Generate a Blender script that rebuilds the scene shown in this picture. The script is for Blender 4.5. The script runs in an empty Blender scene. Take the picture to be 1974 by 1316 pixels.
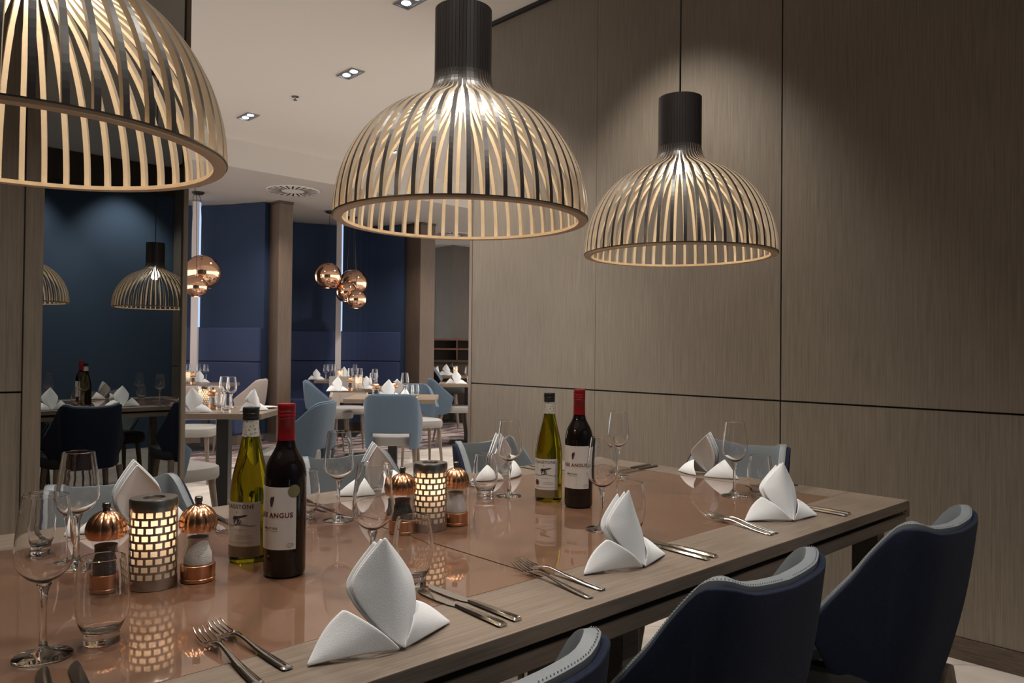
import bpy, bmesh, math, random
from mathutils import Vector, Matrix
random.seed(7)
PI = math.pi
R = math.radians
SC = bpy.context.scene
COL = SC.collection

# ------------------------------------------------------------------ camera
YAW, PITCH, ROLL = R(46.7435), R(0.7210), R(0.5840)
FPX, W, H = 1478.58, 1974, 1316
CAMZ = 1.16
_cy, _sy = math.cos(YAW), math.sin(YAW)
FWD = Vector((_cy*math.cos(PITCH), _sy*math.cos(PITCH), math.sin(PITCH)))
_r = Vector((_sy, -_cy, 0)); _u = _r.cross(FWD)
RGT = _r*math.cos(ROLL) + _u*math.sin(ROLL)
UPV = -_r*math.sin(ROLL) + _u*math.cos(ROLL)
cam_data = bpy.data.cameras.new('camera')
cam_data.sensor_width = 36.0
cam_data.lens = FPX/W*36.0
cam_data.clip_start = 0.02
cam = bpy.data.objects.new('camera', cam_data)
COL.objects.link(cam)
cam.matrix_world = Matrix(((RGT.x, UPV.x, -FWD.x, 0), (RGT.y, UPV.y, -FWD.y, 0), (RGT.z, UPV.z, -FWD.z, CAMZ), (0, 0, 0, 1)))
SC.camera = cam

def at(px, py, z=0.75):
    """world point of the plane at height z seen at a photo pixel"""
    d = FWD + RGT*((px-W/2)/FPX) - UPV*((py-H/2)/FPX)
    t = (z-CAMZ)/d.z
    return Vector((0, 0, CAMZ)) + d*t

def dist(px, py, D):
    d = FWD + RGT*((px-W/2)/FPX) - UPV*((py-H/2)/FPX)
    return Vector((0, 0, CAMZ)) + d*D

# ------------------------------------------------------------------ world and exposure
SC.view_settings.view_transform = 'Standard'
SC.view_settings.look = 'None'
SC.view_settings.gamma = 1.0
SC.view_settings.use_curve_mapping = False
SC.view_settings.exposure = 0.28
SC.cycles.max_bounces = 12
SC.cycles.transparent_max_bounces = 24
SC.cycles.transmission_bounces = 10
SC.cycles.glossy_bounces = 6
SC.cycles.diffuse_bounces = 4
SC.cycles.sample_clamp_indirect = 4.0
SC.cycles.caustics_reflective = False
SC.cycles.caustics_refractive = False
SC.cycles.use_denoising = True
world = bpy.data.worlds.new('world'); SC.world = world
world.use_nodes = True
_bg = world.node_tree.nodes['Background']
_bg.inputs[0].default_value = (1.0, 0.94, 0.88, 1)
_bg.inputs[1].default_value = 1.7

def lamp_light(name, kind, loc, power, color=(1, 0.86, 0.7), size=0.05, spot=None, blend=0.6, aim=None, parent=None):
    l = bpy.data.lights.new(name, kind)
    l.energy = power; l.color = color
    if kind in ('POINT', 'SPOT'): l.shadow_soft_size = size
    if kind == 'AREA': l.size = size
    if kind == 'SPOT':
        l.spot_size = R(spot); l.spot_blend = blend
    o = bpy.data.objects.new(name, l); COL.objects.link(o)
    o.location = loc
    if aim is not None:
        o.rotation_euler = (Vector(aim)-Vector(loc)).to_track_quat('-Z', 'Y').to_euler()
    if parent is not None: o.parent = parent
    return o

# ceiling spots, some at the modelled downlights, others unseen and added for fill: (x, y, aim x, aim y, aim z, power, cone)
CEIL = 3.28
SPOTS = [
    (2.55, 2.25, 3.15, 2.25, 0.9, 105, 78),     # wall washers over the table end
    (2.55, 3.35, 3.15, 3.35, 0.9, 60, 70),
    (0.30, 1.35, 0.30, 1.35, 0, 95, 95), (1.45, 1.15, 1.40, 1.2, 0, 95, 90),  # from here, unseen spots added about the table as fill, no fixtures
    (0.6, 2.7, 0.6, 2.4, 0, 90, 95), (1.9, 2.9, 1.9, 2.5, 0, 95, 90),
    (0.9, -0.2, 0.9, 0.5, 0, 75, 95), (2.1, 0.0, 1.9, 0.5, 0, 22, 80),
    (3.097, 5.135, 3.1, 5.1, 0, 130, 100), (3.012, 6.751, 3.0, 6.7, 0, 120, 100), (2.715, 3.809, 2.7, 3.9, 0, 110, 100),
    (4.698, 6.832, 4.7, 6.8, 0, 120, 100), (4.6, 5.2, 4.6, 5.2, 0, 120, 100), (6.3, 6.8, 6.3, 6.8, 0, 120, 100),
    (6.3, 5.2, 6.3, 5.2, 0, 90, 100), (1.4, 6.8, 1.4, 6.6, 0, 80, 100),
    (1.7, -1.35, 1.6, -1.85, 1.2, 95, 80), (2.7, -1.35, 2.7, -1.85, 1.2, 95, 80),
    (4.0, 8.2, 4.1, 8.9, 0.3, 75, 105), (5.8, 8.1, 5.9, 9.0, 0.3, 75, 105), (7.6, 8.0, 7.9, 9.4, 0.3, 90, 100),  # added to brighten the blue walls and far tables, no fixtures
]
for i, (x, y, ax, ay, az, pw, cone) in enumerate(SPOTS):
    lamp_light('downlight_and_fill_beam', 'SPOT', (x, y, (CEIL if y < 7.6 else 3.0)-0.03), pw, (1.0, 0.93, 0.85), 0.05, cone, 0.8, (ax, ay, az))

# ------------------------------------------------------------------ materials
def new_mat(name):
    m = bpy.data.materials.new(name); m.use_nodes = True
    return m, m.node_tree, m.node_tree.nodes['Principled BSDF']

def plain(name, col, rough=0.5, metal=0.0, spec=0.5, bump=0, bscale=200, coat=0, emit=None, estr=0, sheen=0, var=0, vscale=8):
    m, nt, b = new_mat(name)
    b.inputs['Base Color'].default_value = (*col, 1)
    b.inputs['Roughness'].default_value = rough
    b.inputs['Metallic'].default_value = metal
    b.inputs['Specular IOR Level'].default_value = spec
    b.inputs['Coat Weight'].default_value = coat
    b.inputs['Coat Roughness'].default_value = 0.05
    b.inputs['Sheen Weight'].default_value = sheen
    if emit:
        b.inputs['Emission Color'].default_value = (*emit, 1)
        b.inputs['Emission Strength'].default_value = estr
    tc = nt.nodes.new('ShaderNodeTexCoord')
    if bump:
        n = nt.nodes.new('ShaderNodeTexNoise'); n.inputs['Scale'].default_value = bscale; n.inputs['Detail'].default_value = 3
        bp = nt.nodes.new('ShaderNodeBump'); bp.inputs['Strength'].default_value = bump; bp.inputs['Distance'].default_value = 0.002
        nt.links.new(tc.outputs['Object'], n.inputs['Vector'])
        nt.links.new(n.outputs['Fac'], bp.inputs['Height']); nt.links.new(bp.outputs['Normal'], b.inputs['Normal'])
    if var:
        n = nt.nodes.new('ShaderNodeTexNoise'); n.inputs['Scale'].default_value = vscale; n.inputs['Detail'].default_value = 5
        mx = nt.nodes.new('ShaderNodeMix'); mx.data_type = 'RGBA'
        mx.inputs[6].default_value = (*[c*(1-var) for c in col], 1); mx.inputs[7].default_value = (*[min(1, c*(1+var)) for c in col], 1)
        nt.links.new(tc.outputs['Object'], n.inputs['Vector'])
        nt.links.new(n.outputs['Fac'], mx.inputs[0]); nt.links.new(mx.outputs[2], b.inputs['Base Color'])
    return m

def wood(name, c1, c2, stretch=(40, 40, 1.2), rough=0.5, spec=0.35, bump=0.15, big=1.5):
    m, nt, b = new_mat(name)
    tc = nt.nodes.new('ShaderNodeTexCoord'); mp = nt.nodes.new('ShaderNodeMapping')
    mp.inputs['Scale'].default_value = stretch
    n = nt.nodes.new('ShaderNodeTexNoise'); n.inputs['Scale'].default_value = 4; n.inputs['Detail'].default_value = 8; n.inputs['Roughness'].default_value = 0.65
    n2 = nt.nodes.new('ShaderNodeTexNoise'); n2.inputs['Scale'].default_value = big; n2.inputs['Detail'].default_value = 3
    ad = nt.nodes.new('ShaderNodeMath'); ad.operation = 'MULTIPLY_ADD'; ad.inputs[1].default_value = 0.35
    cr = nt.nodes.new('ShaderNodeValToRGB')
    cr.color_ramp.elements[0].position = 0.45; cr.color_ramp.elements[0].color = (*c1, 1)
    cr.color_ramp.elements[1].position = 0.85; cr.color_ramp.elements[1].color = (*c2, 1)
    L = nt.links.new
    L(tc.outputs['Object'], mp.inputs['Vector']); L(mp.outputs['Vector'], n.inputs['Vector'])
    L(tc.outputs['Object'], n2.inputs['Vector'])
    L(n2.outputs['Fac'], ad.inputs[0]); L(n.outputs['Fac'], ad.inputs[2]); L(ad.outputs[0], cr.inputs['Fac'])
    L(cr.outputs['Color'], b.inputs['Base Color'])
    b.inputs['Roughness'].default_value = rough; b.inputs['Specular IOR Level'].default_value = spec
    if bump:
        bp = nt.nodes.new('ShaderNodeBump'); bp.inputs['Strength'].default_value = bump; bp.inputs['Distance'].default_value = 0.001
        L(n.outputs['Fac'], bp.inputs['Height']); L(bp.outputs['Normal'], b.inputs['Normal'])
    return m

def thin_glass(name, tint=(1, 1, 1), lo=0.05, hi=0.75, bl=0.25):
    m = bpy.data.materials.new(name); m.use_nodes = True; nt = m.node_tree; nt.nodes.clear()
    o = nt.nodes.new('ShaderNodeOutputMaterial'); mx = nt.nodes.new('ShaderNodeMixShader')
    t = nt.nodes.new('ShaderNodeBsdfTransparent'); g = nt.nodes.new('ShaderNodeBsdfGlossy')
    lw = nt.nodes.new('ShaderNodeLayerWeight'); lw.inputs['Blend'].default_value = bl
    mr = nt.nodes.new('ShaderNodeMapRange'); mr.inputs['To Min'].default_value = lo; mr.inputs['To Max'].default_value = hi
    pw = nt.nodes.new('ShaderNodeMath'); pw.operation = 'POWER'; pw.inputs[1].default_value = 1.8
    t.inputs['Color'].default_value = (*tint, 1); g.inputs['Roughness'].default_value = 0.015
    g.inputs['Color'].default_value = (1, 1, 1, 1)
    L = nt.links.new
    L(lw.outputs['Facing'], pw.inputs[0]); L(pw.outputs[0], mr.inputs['Value'])
    L(mr.outputs[0], mx.inputs[0]); L(t.outputs[0], mx.inputs[1]); L(g.outputs[0], mx.inputs[2]); L(mx.outputs[0], o.inputs[0])
    return m

def solid_glass(name, col=(1, 1, 1), ior=1.45, rough=0.0):
    m, nt, b = new_mat(name)
    b.inputs['Base Color'].default_value = (*col, 1); b.inputs['Roughness'].default_value = rough
    b.inputs['Transmission Weight'].default_value = 1.0; b.inputs['IOR'].default_value = ior
    return m

def emitter(name, col, s):
    m = bpy.data.materials.new(name); m.use_nodes = True; nt = m.node_tree; nt.nodes.clear()
    o = nt.nodes.new('ShaderNodeOutputMaterial'); e = nt.nodes.new('ShaderNodeEmission')
    e.inputs[0].default_value = (*col, 1); e.inputs[1].default_value = s
    nt.links.new(e.outputs[0], o.inputs[0]); return m

M = {}
M['wall_wood'] = wood('wall_veneer', (0.138, 0.113, 0.086), (0.225, 0.188, 0.148), (38, 38, 1.0), 0.45, 0.4, 0.08)
M['dark_wood'] = wood('dark_veneer', (0.042, 0.030, 0.022), (0.085, 0.062, 0.045), (30, 30, 1.0), 0.45, 0.4, 0.08)
M['base_wood'] = wood('skirting_wood', (0.045, 0.030, 0.022), (0.13, 0.095, 0.07), (6, 3, 60), 0.5, 0.4, 0.1)
M['table_wood'] = wood('table_oak', (0.100, 0.076, 0.058), (0.205, 0.162, 0.128), (1.4, 45, 45), 0.42, 0.4, 0.12, 2.5)
M['rail_wood'] = wood('table_rail_oak', (0.10, 0.075, 0.055), (0.17, 0.13, 0.10), (1.4, 40, 40), 0.5, 0.4, 0.1)
M['bg_table'] = wood('cafe_table_oak', (0.17, 0.125, 0.09), (0.30, 0.23, 0.17), (3, 40, 40), 0.35, 0.5, 0.1)
M['leg_wood'] = wood('chair_leg_wood', (0.11, 0.075, 0.055), (0.20, 0.15, 0.115), (40, 40, 3), 0.5, 0.4, 0.05)
M['pillar_wood'] = wood('pillar_veneer', (0.088, 0.056, 0.038), (0.145, 0.098, 0.068), (30, 30, 1.0), 0.4, 0.45, 0.08)
M['black_gap'] = plain('shadow_gap_black', (0.008, 0.006, 0.005), 0.7)
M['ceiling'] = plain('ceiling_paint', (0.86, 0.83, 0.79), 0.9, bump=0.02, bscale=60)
M['ceiling_low_shade'] = plain('lowered_ceiling_shaded', (0.64, 0.60, 0.56), 0.9, bump=0.02, bscale=60)  # same paint as the ceiling, darkened to hold the step's shade
M['blue_wall'] = plain('blue_upholstered_wall', (0.015, 0.031, 0.074), 0.85, sheen=0.0, bump=0.2, bscale=300, var=0.2, vscale=2)
M['blue_seat'] = plain('blue_velvet', (0.027, 0.044, 0.118), 0.8, sheen=0.1, bump=0.2, bscale=300)
M['room_blue'] = plain('dark_blue_wall', (0.05, 0.09, 0.155), 0.8, var=0.1, vscale=1)
M['white_panel'] = plain('lit_gap_white', (0.72, 0.66, 0.66), 0.6)
M['led'] = emitter('cool_led', (0.45, 0.62, 1.0), 1.0)
M['navy'] = plain('navy_fabric', (0.013, 0.017, 0.034), 0.9, spec=0.1, sheen=0.03, bump=0.5, bscale=900, var=0.25, vscale=120)
M['grey_leather'] = plain('grey_leather', (0.155, 0.175, 0.192), 0.5, spec=0.4, bump=0.12, bscale=500)
M['steel_blue'] = plain('steel_blue_fabric', (0.095, 0.135, 0.185), 0.85, spec=0.2, sheen=0.1, bump=0.3, bscale=600, var=0.06, vscale=30)
M['beige_fab'] = plain('beige_fabric', (0.42, 0.36, 0.33), 0.85, spec=0.2, bump=0.3, bscale=600)
M['seat_grey'] = plain('pale_grey_seat', (0.28, 0.265, 0.25), 0.75, spec=0.3, bump=0.2, bscale=400)
M['seat_dark'] = plain('dark_seat', (0.03, 0.03, 0.028), 0.6, spec=0.3, bump=0.2, bscale=400)
M['stitch'] = plain('pale_stitching', (0.30, 0.31, 0.32), 0.8)
M['napkin'] = plain('white_linen', (0.76, 0.78, 0.80), 0.85, spec=0.2, bump=0.25, bscale=900)
M['steel'] = plain('polished_steel', (0.62, 0.60, 0.57), 0.12, 1.0)
M['brushed'] = plain('brushed_steel', (0.40, 0.37, 0.34), 0.3, 1.0)
M['copper'] = plain('brushed_copper', (0.66, 0.35, 0.20), 0.24, 1.0)
M['copper_mirror'] = plain('mirror_copper', (0.95, 0.60, 0.42), 0.04, 1.0)
M['knob'] = plain('dark_steel_knob', (0.16, 0.15, 0.14), 0.35, 1.0)
M['pepper'] = plain('peppercorns', (0.02, 0.014, 0.010), 0.6, bump=1, bscale=350, var=0.6, vscale=250)
M['salt'] = plain('salt_grains', (0.62, 0.60, 0.58), 0.7, bump=0.8, bscale=500)
M['slat_out'] = plain('black_lacquered_slats', (0.024, 0.020, 0.018), 0.4, spec=0.5)
M['slat_in'] = plain('birch_ply', (0.56, 0.47, 0.36), 0.55, spec=0.3, var=0.08, vscale=60)
M['ply_ring'] = plain('birch_ring', (0.58, 0.44, 0.30), 0.5, spec=0.35)
M['cord'] = plain('black_cord', (0.02, 0.018, 0.016), 0.6)
M['copper_tube'] = plain('copper_lamp_holder', (0.55, 0.22, 0.10), 0.25, 1.0)
M['bulb'] = emitter('warm_bulb', (1.0, 0.86, 0.64), 22.0)
M['glow_ball'] = emitter('warm_globe_bulb', (1.0, 0.62, 0.40), 14.0)
M['spotlamp'] = emitter('cool_white_spot', (0.9, 0.95, 1.0), 9.0)
M['glass'] = thin_glass('clear_thin_glass')
M['glass_solid'] = solid_glass('clear_solid_glass')
M['water_glass'] = thin_glass('tumbler_thin_glass', (0.97, 0.97, 0.97), 0.05, 0.65)
M['green_glass'] = solid_glass('olive_bottle_glass', (0.25, 0.215, 0.008), 1.36)
M['red_bottle'] = plain('dark_wine_bottle', (0.006, 0.004, 0.004), 0.06, spec=0.6)
M['label_white'] = plain('white_label_paper', (0.60, 0.58, 0.56), 0.65, spec=0.3)
M['label_brown'] = plain('brown_label_strip', (0.16, 0.11, 0.065), 0.6)
M['ink'] = plain('black_ink', (0.02, 0.02, 0.03), 0.7)
M['ink_red'] = plain('dark_red_ink', (0.12, 0.015, 0.015), 0.7)
M['ink_grey'] = plain('grey_ink', (0.22, 0.20, 0.18), 0.7)
M['red_foil'] = plain('red_foil', (0.20, 0.004, 0.009), 0.32, spec=0.6)
M['black_foil'] = plain('black_foil', (0.012, 0.012, 0.015), 0.3, spec=0.6)
M['medal'] = plain('green_gold_sticker', (0.20, 0.20, 0.10), 0.45, 0.3)
M['mirror'] = plain('smoked_mirror', (0.36, 0.375, 0.37), 0.005, 1.0)
M['frame_metal'] = plain('bronze_trim', (0.20, 0.155, 0.13), 0.4, 0.6)
M['black_metal'] = plain('black_table_post', (0.03, 0.028, 0.026), 0.4, 0.5)
M['silver_frame'] = plain('silver_light_frame', (0.35, 0.36, 0.38), 0.3, 0.8)
M['plate'] = plain('white_china', (0.75, 0.75, 0.75), 0.2)
M['menu_box'] = plain('grey_menu_holder', (0.30, 0.28, 0.26), 0.6)
M['shelf_wood'] = wood('shelf_red_wood', (0.12, 0.05, 0.03), (0.20, 0.10, 0.07), (3, 30, 30), 0.5)

def copper_glass():
    m, nt, b = new_mat('copper_backed_glass')
    b.inputs['Base Color'].default_value = (0.140, 0.066, 0.035, 1)
    b.inputs['Roughness'].default_value = 0.45
    b.inputs['Metallic'].default_value = 0.0
    b.inputs['Coat Weight'].default_value = 1.0; b.inputs['Coat Roughness'].default_value = 0.004; b.inputs['Coat IOR'].default_value = 2.2
    return m
M['table_glass'] = copper_glass()

def floor_mat():
    m, nt, b = new_mat('pale_stone_planks')
    L = nt.links.new
    tc = nt.nodes.new('ShaderNodeTexCoord'); mp = nt.nodes.new('ShaderNodeMapping'); mp.inputs['Rotation'].default_value = (0, 0, R(47))
    br = nt.nodes.new('ShaderNodeTexBrick'); br.inputs['Scale'].default_value = 1.0
    br.inputs['Brick Width'].default_value = 1.2; br.inputs['Row Height'].default_value = 0.3; br.inputs['Mortar Size'].default_value = 0.003
    br.inputs['Color1'].default_value = (0.52, 0.47, 0.42, 1); br.inputs['Color2'].default_value = (0.62, 0.57, 0.52, 1); br.inputs['Mortar'].default_value = (0.33, 0.29, 0.26, 1)
    n = nt.nodes.new('ShaderNodeTexNoise'); n.inputs['Scale'].default_value = 3.0; n.inputs['Detail'].default_value = 9; n.inputs['Distortion'].default_value = 1.2
    mx = nt.nodes.new('ShaderNodeMix'); mx.data_type = 'RGBA'; mx.blend_type = 'MULTIPLY'; mx.inputs[0].default_value = 0.55
    cr = nt.nodes.new('ShaderNodeValToRGB'); cr.color_ramp.elements[0].position = 0.35; cr.color_ramp.elements[0].color = (0.6, 0.57, 0.53, 1); cr.color_ramp.elements[1].position = 0.6; cr.color_ramp.elements[1].color = (1, 1, 1, 1)
    L(tc.outputs['Object'], mp.inputs[0]); L(mp.outputs[0], br.inputs['Vector']); L(mp.outputs[0], n.inputs['Vector'])
    L(n.outputs['Fac'], cr.inputs[0]); L(br.outputs['Color'], mx.inputs[6]); L(cr.outputs[0], mx.inputs[7]); L(mx.outputs[2], b.inputs['Base Color'])
    b.inputs['Roughness'].default_value = 0.4
    return m
M['floor'] = floor_mat()

def carpet_mat():
    m, nt, b = new_mat('patterned_carpet')
    L = nt.links.new
    tc = nt.nodes.new('ShaderNodeTexCoord'); mp = nt.nodes.new('ShaderNodeMapping'); mp.inputs['Rotation'].default_value = (0, 0, R(20)); mp.inputs['Scale'].default_value = (1.2, 4.5, 1)
    n = nt.nodes.new('ShaderNodeTexNoise'); n.inputs['Scale'].default_value = 1.6; n.inputs['Detail'].default_value = 4; n.inputs['Distortion'].default_value = 0.8
    cr = nt.nodes.new('ShaderNodeValToRGB'); cr.color_ramp.interpolation = 'CONSTANT'
    cr.color_ramp.elements[0].color = (0.055, 0.040, 0.045, 1); cr.color_ramp.elements[1].position = 0.47; cr.color_ramp.elements[1].color = (0.22, 0.16, 0.15, 1)
    e = cr.color_ramp.elements.new(0.56); e.color = (0.40, 0.33, 0.31, 1)
    L(tc.outputs['Object'], mp.inputs[0]); L(mp.outputs[0], n.inputs['Vector']); L(n.outputs['Fac'], cr.inputs[0]); L(cr.outputs[0], b.inputs['Base Color'])
    b.inputs['Roughness'].default_value = 0.95
    return m
M['carpet'] = carpet_mat()

def neck_label_mat():
    m, nt, b = new_mat('script_neck_label')
    L = nt.links.new
    tc = nt.nodes.new('ShaderNodeTexCoord'); n = nt.nodes.new('ShaderNodeTexNoise'); n.inputs['Scale'].default_value = 120; n.inputs['Detail'].default_value = 2; n.inputs['Distortion'].default_value = 2.0
    cr = nt.nodes.new('ShaderNodeValToRGB'); cr.color_ramp.elements[0].position = 0.40; cr.color_ramp.elements[0].color = (0.18, 0.18, 0.17, 1); cr.color_ramp.elements[1].position = 0.47; cr.color_ramp.elements[1].color = (0.50, 0.49, 0.44, 1)
    L(tc.outputs['Object'], n.inputs['Vector']); L(n.outputs['Fac'], cr.inputs[0]); L(cr.outputs[0], b.inputs['Base Color'])
    b.inputs['Roughness'].default_value = 0.6
    return m
M['neck_label'] = neck_label_mat()

def frosted():
    m, nt, b = new_mat('glowing_frosted_glass')
    b.inputs['Base Color'].default_value = (0.9, 0.86, 0.8, 1); b.inputs['Roughness'].default_value = 0.6
    b.inputs['Transmission Weight'].default_value = 0.0
    nt.nodes.remove(b)
    o = [n for n in nt.nodes if n.type == 'OUTPUT_MATERIAL'][0]
    tr = nt.nodes.new('ShaderNodeBsdfTranslucent'); tr.inputs[0].default_value = (0.9, 0.86, 0.82, 1)
    df = nt.nodes.new('ShaderNodeBsdfDiffuse'); df.inputs[0].default_value = (0.85, 0.82, 0.78, 1)
    mx = nt.nodes.new('ShaderNodeMixShader'); mx.inputs[0].default_value = 0.45
    nt.links.new(tr.outputs[0], mx.inputs[1]); nt.links.new(df.outputs[0], mx.inputs[2]); nt.links.new(mx.outputs[0], o.inputs[0])
    return m
M['frosted'] = frosted()
M['flame'] = emitter('candle_flame', (1.0, 0.6, 0.28), 22.0)

# ------------------------------------------------------------------ mesh helpers
def add_box(bm, x0, x1, y0, y1, z0, z1, mi=0, bevel=0.0):
    v = [bm.verts.new(p) for p in ((x0, y0, z0), (x1, y0, z0), (x1, y1, z0), (x0, y1, z0), (x0, y0, z1), (x1, y0, z1), (x1, y1, z1), (x0, y1, z1))]
    fs = []
    for q in ((3, 2, 1, 0), (4, 5, 6, 7), (0, 1, 5, 4), (1, 2, 6, 5), (2, 3, 7, 6), (3, 0, 4, 7)):
        f = bm.faces.new([v[i] for i in q]); f.material_index = mi; fs.append(f)
    if bevel:
        es = list({e for f in fs for e in f.edges})
        r = bmesh.ops.bevel(bm, geom=es, offset=bevel, segments=2, affect='EDGES', profile=0.6)
        for f in r['faces']: f.material_index = mi
    return v

def add_lathe(bm, prof, seg=40, cx=0, cy=0, mi=0, lobes=0, amp=0.0, lobe_z=None, cap=True):
    """prof: list of (r, z) going up the outside; closed solids start and end with r = 0"""
    rings = []
    for r, z in prof:
        if r <= 1e-6:
            rings.append([bm.verts.new((cx, cy, z))])
        else:
            ring = []
            for k in range(seg):
                a = 2*PI*k/seg
                rr = r
                if lobes and (lobe_z is None or lobe_z[0] < z < lobe_z[1]):
                    rr = r*(1 - amp*abs(math.sin(lobes*a/2))**0.5 * -1 - amp)
                ring.append(bm.verts.new((cx+rr*math.cos(a), cy+rr*math.sin(a), z)))
            rings.append(ring)
    for a, b in zip(rings, rings[1:]):
        na, nb = len(a), len(b)
        for k in range(seg):
            k2 = (k+1) % seg
            if na == 1 and nb == 1: break
            if na == 1: f = bm.faces.new((a[0], b[k2], b[k]))
            elif nb == 1: f = bm.faces.new((a[k], a[k2], b[0]))
            else: f = bm.faces.new((a[k], a[k2], b[k2], b[k]))
            f.material_index = mi; f.smooth = True
    return rings

def add_tube(bm, pts, rad, seg=8, mi=0, flat=1.0, caps=True):
    """round (or flattened) tube along points; rad is a number or one per point"""
    pts = [Vector(p) for p in pts]; n = len(pts)
    rads = rad if isinstance(rad, (list, tuple)) else [rad]*n
    rings = []; up0 = Vector((0, 0, 1))
    for i, p in enumerate(pts):
        t = (pts[min(i+1, n-1)] - pts[max(i-1, 0)]).normalized()
        up = up0 if abs(t.dot(up0)) < 0.97 else Vector((0, 1, 0))
        s = t.cross(up).normalized(); u = s.cross(t).normalized()
        rings.append([bm.verts.new(p + s*(rads[i]*math.cos(2*PI*k/seg)) + u*(rads[i]*flat*math.sin(2*PI*k/seg))) for k in range(seg)])
    for a, b in zip(rings, rings[1:]):
        for k in range(seg):
            f = bm.faces.new((a[k], a[(k+1) % seg], b[(k+1) % seg], b[k])); f.smooth = True; f.material_index = mi
    if caps:
        f = bm.faces.new(rings[0][::-1]); f.material_index = mi
        f = bm.faces.new(rings[-1]); f.material_index = mi

def add_grid(bm, rows, mi=0, smooth=True, close=False):
    g = [[bm.verts.new(p) for p in row] for row in rows]
    for a, b in zip(g, g[1:]):
        for k in range(len(a)-1 + (1 if close else 0)):
            k2 = (k+1) % len(a)
            f = bm.faces.new((a[k], a[k2], b[k2], b[k])); f.smooth = smooth; f.material_index = mi
    return g

def add_poly(bm, pts, mi=0):
    f = bm.faces.new([bm.verts.new(p) for p in pts]); f.material_index = mi; return f

def obj(name, bm, mats, parent=None, loc=None, rotz=None, solid=0, sub=0, bev=0, fix=True):
    if fix: bmesh.ops.recalc_face_normals(bm, faces=bm.faces)
    bm.normal_update()
    for e in bm.edges:
        if len(e.link_faces) == 2 and e.link_faces[0].normal.length > 0 and e.link_faces[1].normal.length > 0 and e.calc_face_angle(0) > 0.62: e.smooth = False
    me = bpy.data.meshes.new(name); bm.to_mesh(me); bm.free()
    for m in (mats if isinstance(mats, (list, tuple)) else [mats]): me.materials.append(M[m])
    o = bpy.data.objects.new(name, me); COL.objects.link(o)
    if parent is not None: o.parent = parent
    if loc is not None: o.location = loc
    if rotz is not None: o.rotation_euler = (0, 0, rotz)
    if solid:
        s = o.modifiers.new('solid', 'SOLIDIFY'); s.thickness = solid; s.offset = 0
    if bev:
        s = o.modifiers.new('bevel', 'BEVEL'); s.width = bev; s.segments = 3; s.limit_method = 'ANGLE'
    if sub:
        s = o.modifiers.new('sub', 'SUBSURF'); s.levels = sub; s.render_levels = sub
    return o

def tag(o, label, cat, group=None):
    o['label'] = label; o['category'] = cat
    if group: o['group'] = group
    return o

def thing(name, label, cat, loc=(0, 0, 0), rotz=0, group=None):
    o = bpy.data.objects.new(name, None); COL.objects.link(o)
    o.location = loc; o.rotation_euler = (0, 0, rotz); o.empty_display_size = 0.05
    return tag(o, label, cat, group)

def dup(root, loc, rotz, label, group=None, scale=None):
    r = root.copy(); COL.objects.link(r); r.location = loc; r.rotation_euler = (0, 0, rotz)
    r['label'] = label
    if group: r['group'] = group
    if scale: r.scale = (scale, scale, scale)
    for ch in list(root.children):
        c = ch.copy(); COL.objects.link(c); c.parent = r
        for g in list(ch.children):
            d = g.copy(); COL.objects.link(d); d.parent = c
    return r

def struct(name, bm, mats, parent=None, **k):
    o = obj(name, bm, mats, parent, **k)
    if parent is None: o['kind'] = 'structure'
    return o

def box_struct(name, mats, *b, bevel=0, parent=None):
    bm = bmesh.new(); add_box(bm, *b, bevel=bevel); return struct(name, bm, mats, parent)

# ------------------------------------------------------------------ room shell
WX = 3.276            # face of the panelled wall beside the table end
WY_END = 3.87         # where that wall stops
MY = 3.76             # face of the wall with the mirror
LOWC = 3.0
bm = bmesh.new(); add_box(bm, -3.2, 13, -1.9, 7.2, -0.1, 0.0); struct('floor', bm, 'floor')
bm = bmesh.new(); add_box(bm, -3.2, 13, 7.2, 16, -0.1, 0.0); o = struct('floor_carpet', bm, 'carpet')
bm = bmesh.new(); add_box(bm, -3.2, 13, -1.9, 7.6, CEIL, CEIL+0.1); struct('ceiling', bm, 'ceiling')
bm = bmesh.new(); add_box(bm, -3.2, 13, 7.6, 16, LOWC, CEIL+0.1); struct('ceiling_lowered', bm, 'ceiling_low_shade')

# panelled wall: panels with real shadow joints
bm = bmesh.new()
add_box(bm, WX+0.012, WX+0.16, -1.8, WY_END, 0, CEIL, 1)
JZ = 0.947; g = 0.004
ys = [-1.8, -0.35, 0.62, 1.7007, 2.804, WY_END]
for a, b in zip(ys, ys[1:]):
    ga = 0.0035 if a != 2.804 else 0.0012
    gb = 0.0035 if b != 2.804 else 0.0012
    if b == WY_END: gb = 0.0
    add_box(bm, WX, WX+0.0119, a+ga, b-gb, 0.086, JZ-g, 0)
    add_box(bm, WX, WX+0.0119, a+ga, b-gb, JZ+g, 3.255, 0)
struct('wall_right', bm, ['wall_wood', 'black_gap'])
box_struct('baseboard_right', 'base_wood', WX-0.008, WX+0.0119, -1.8, WY_END, 0, 0.083)
box_struct('trim_1', 'black_gap', WX-0.02, WX+0.16, -1.8, WY_END+0.02, 3.255, CEIL-0.001)
bm = bmesh.new(); add_box(bm, WX-0.004, WX+0.165, WY_END, WY_END+0.028, 0, 3.255, bevel=0.002); struct('trim_2', bm, 'frame_metal')

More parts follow.
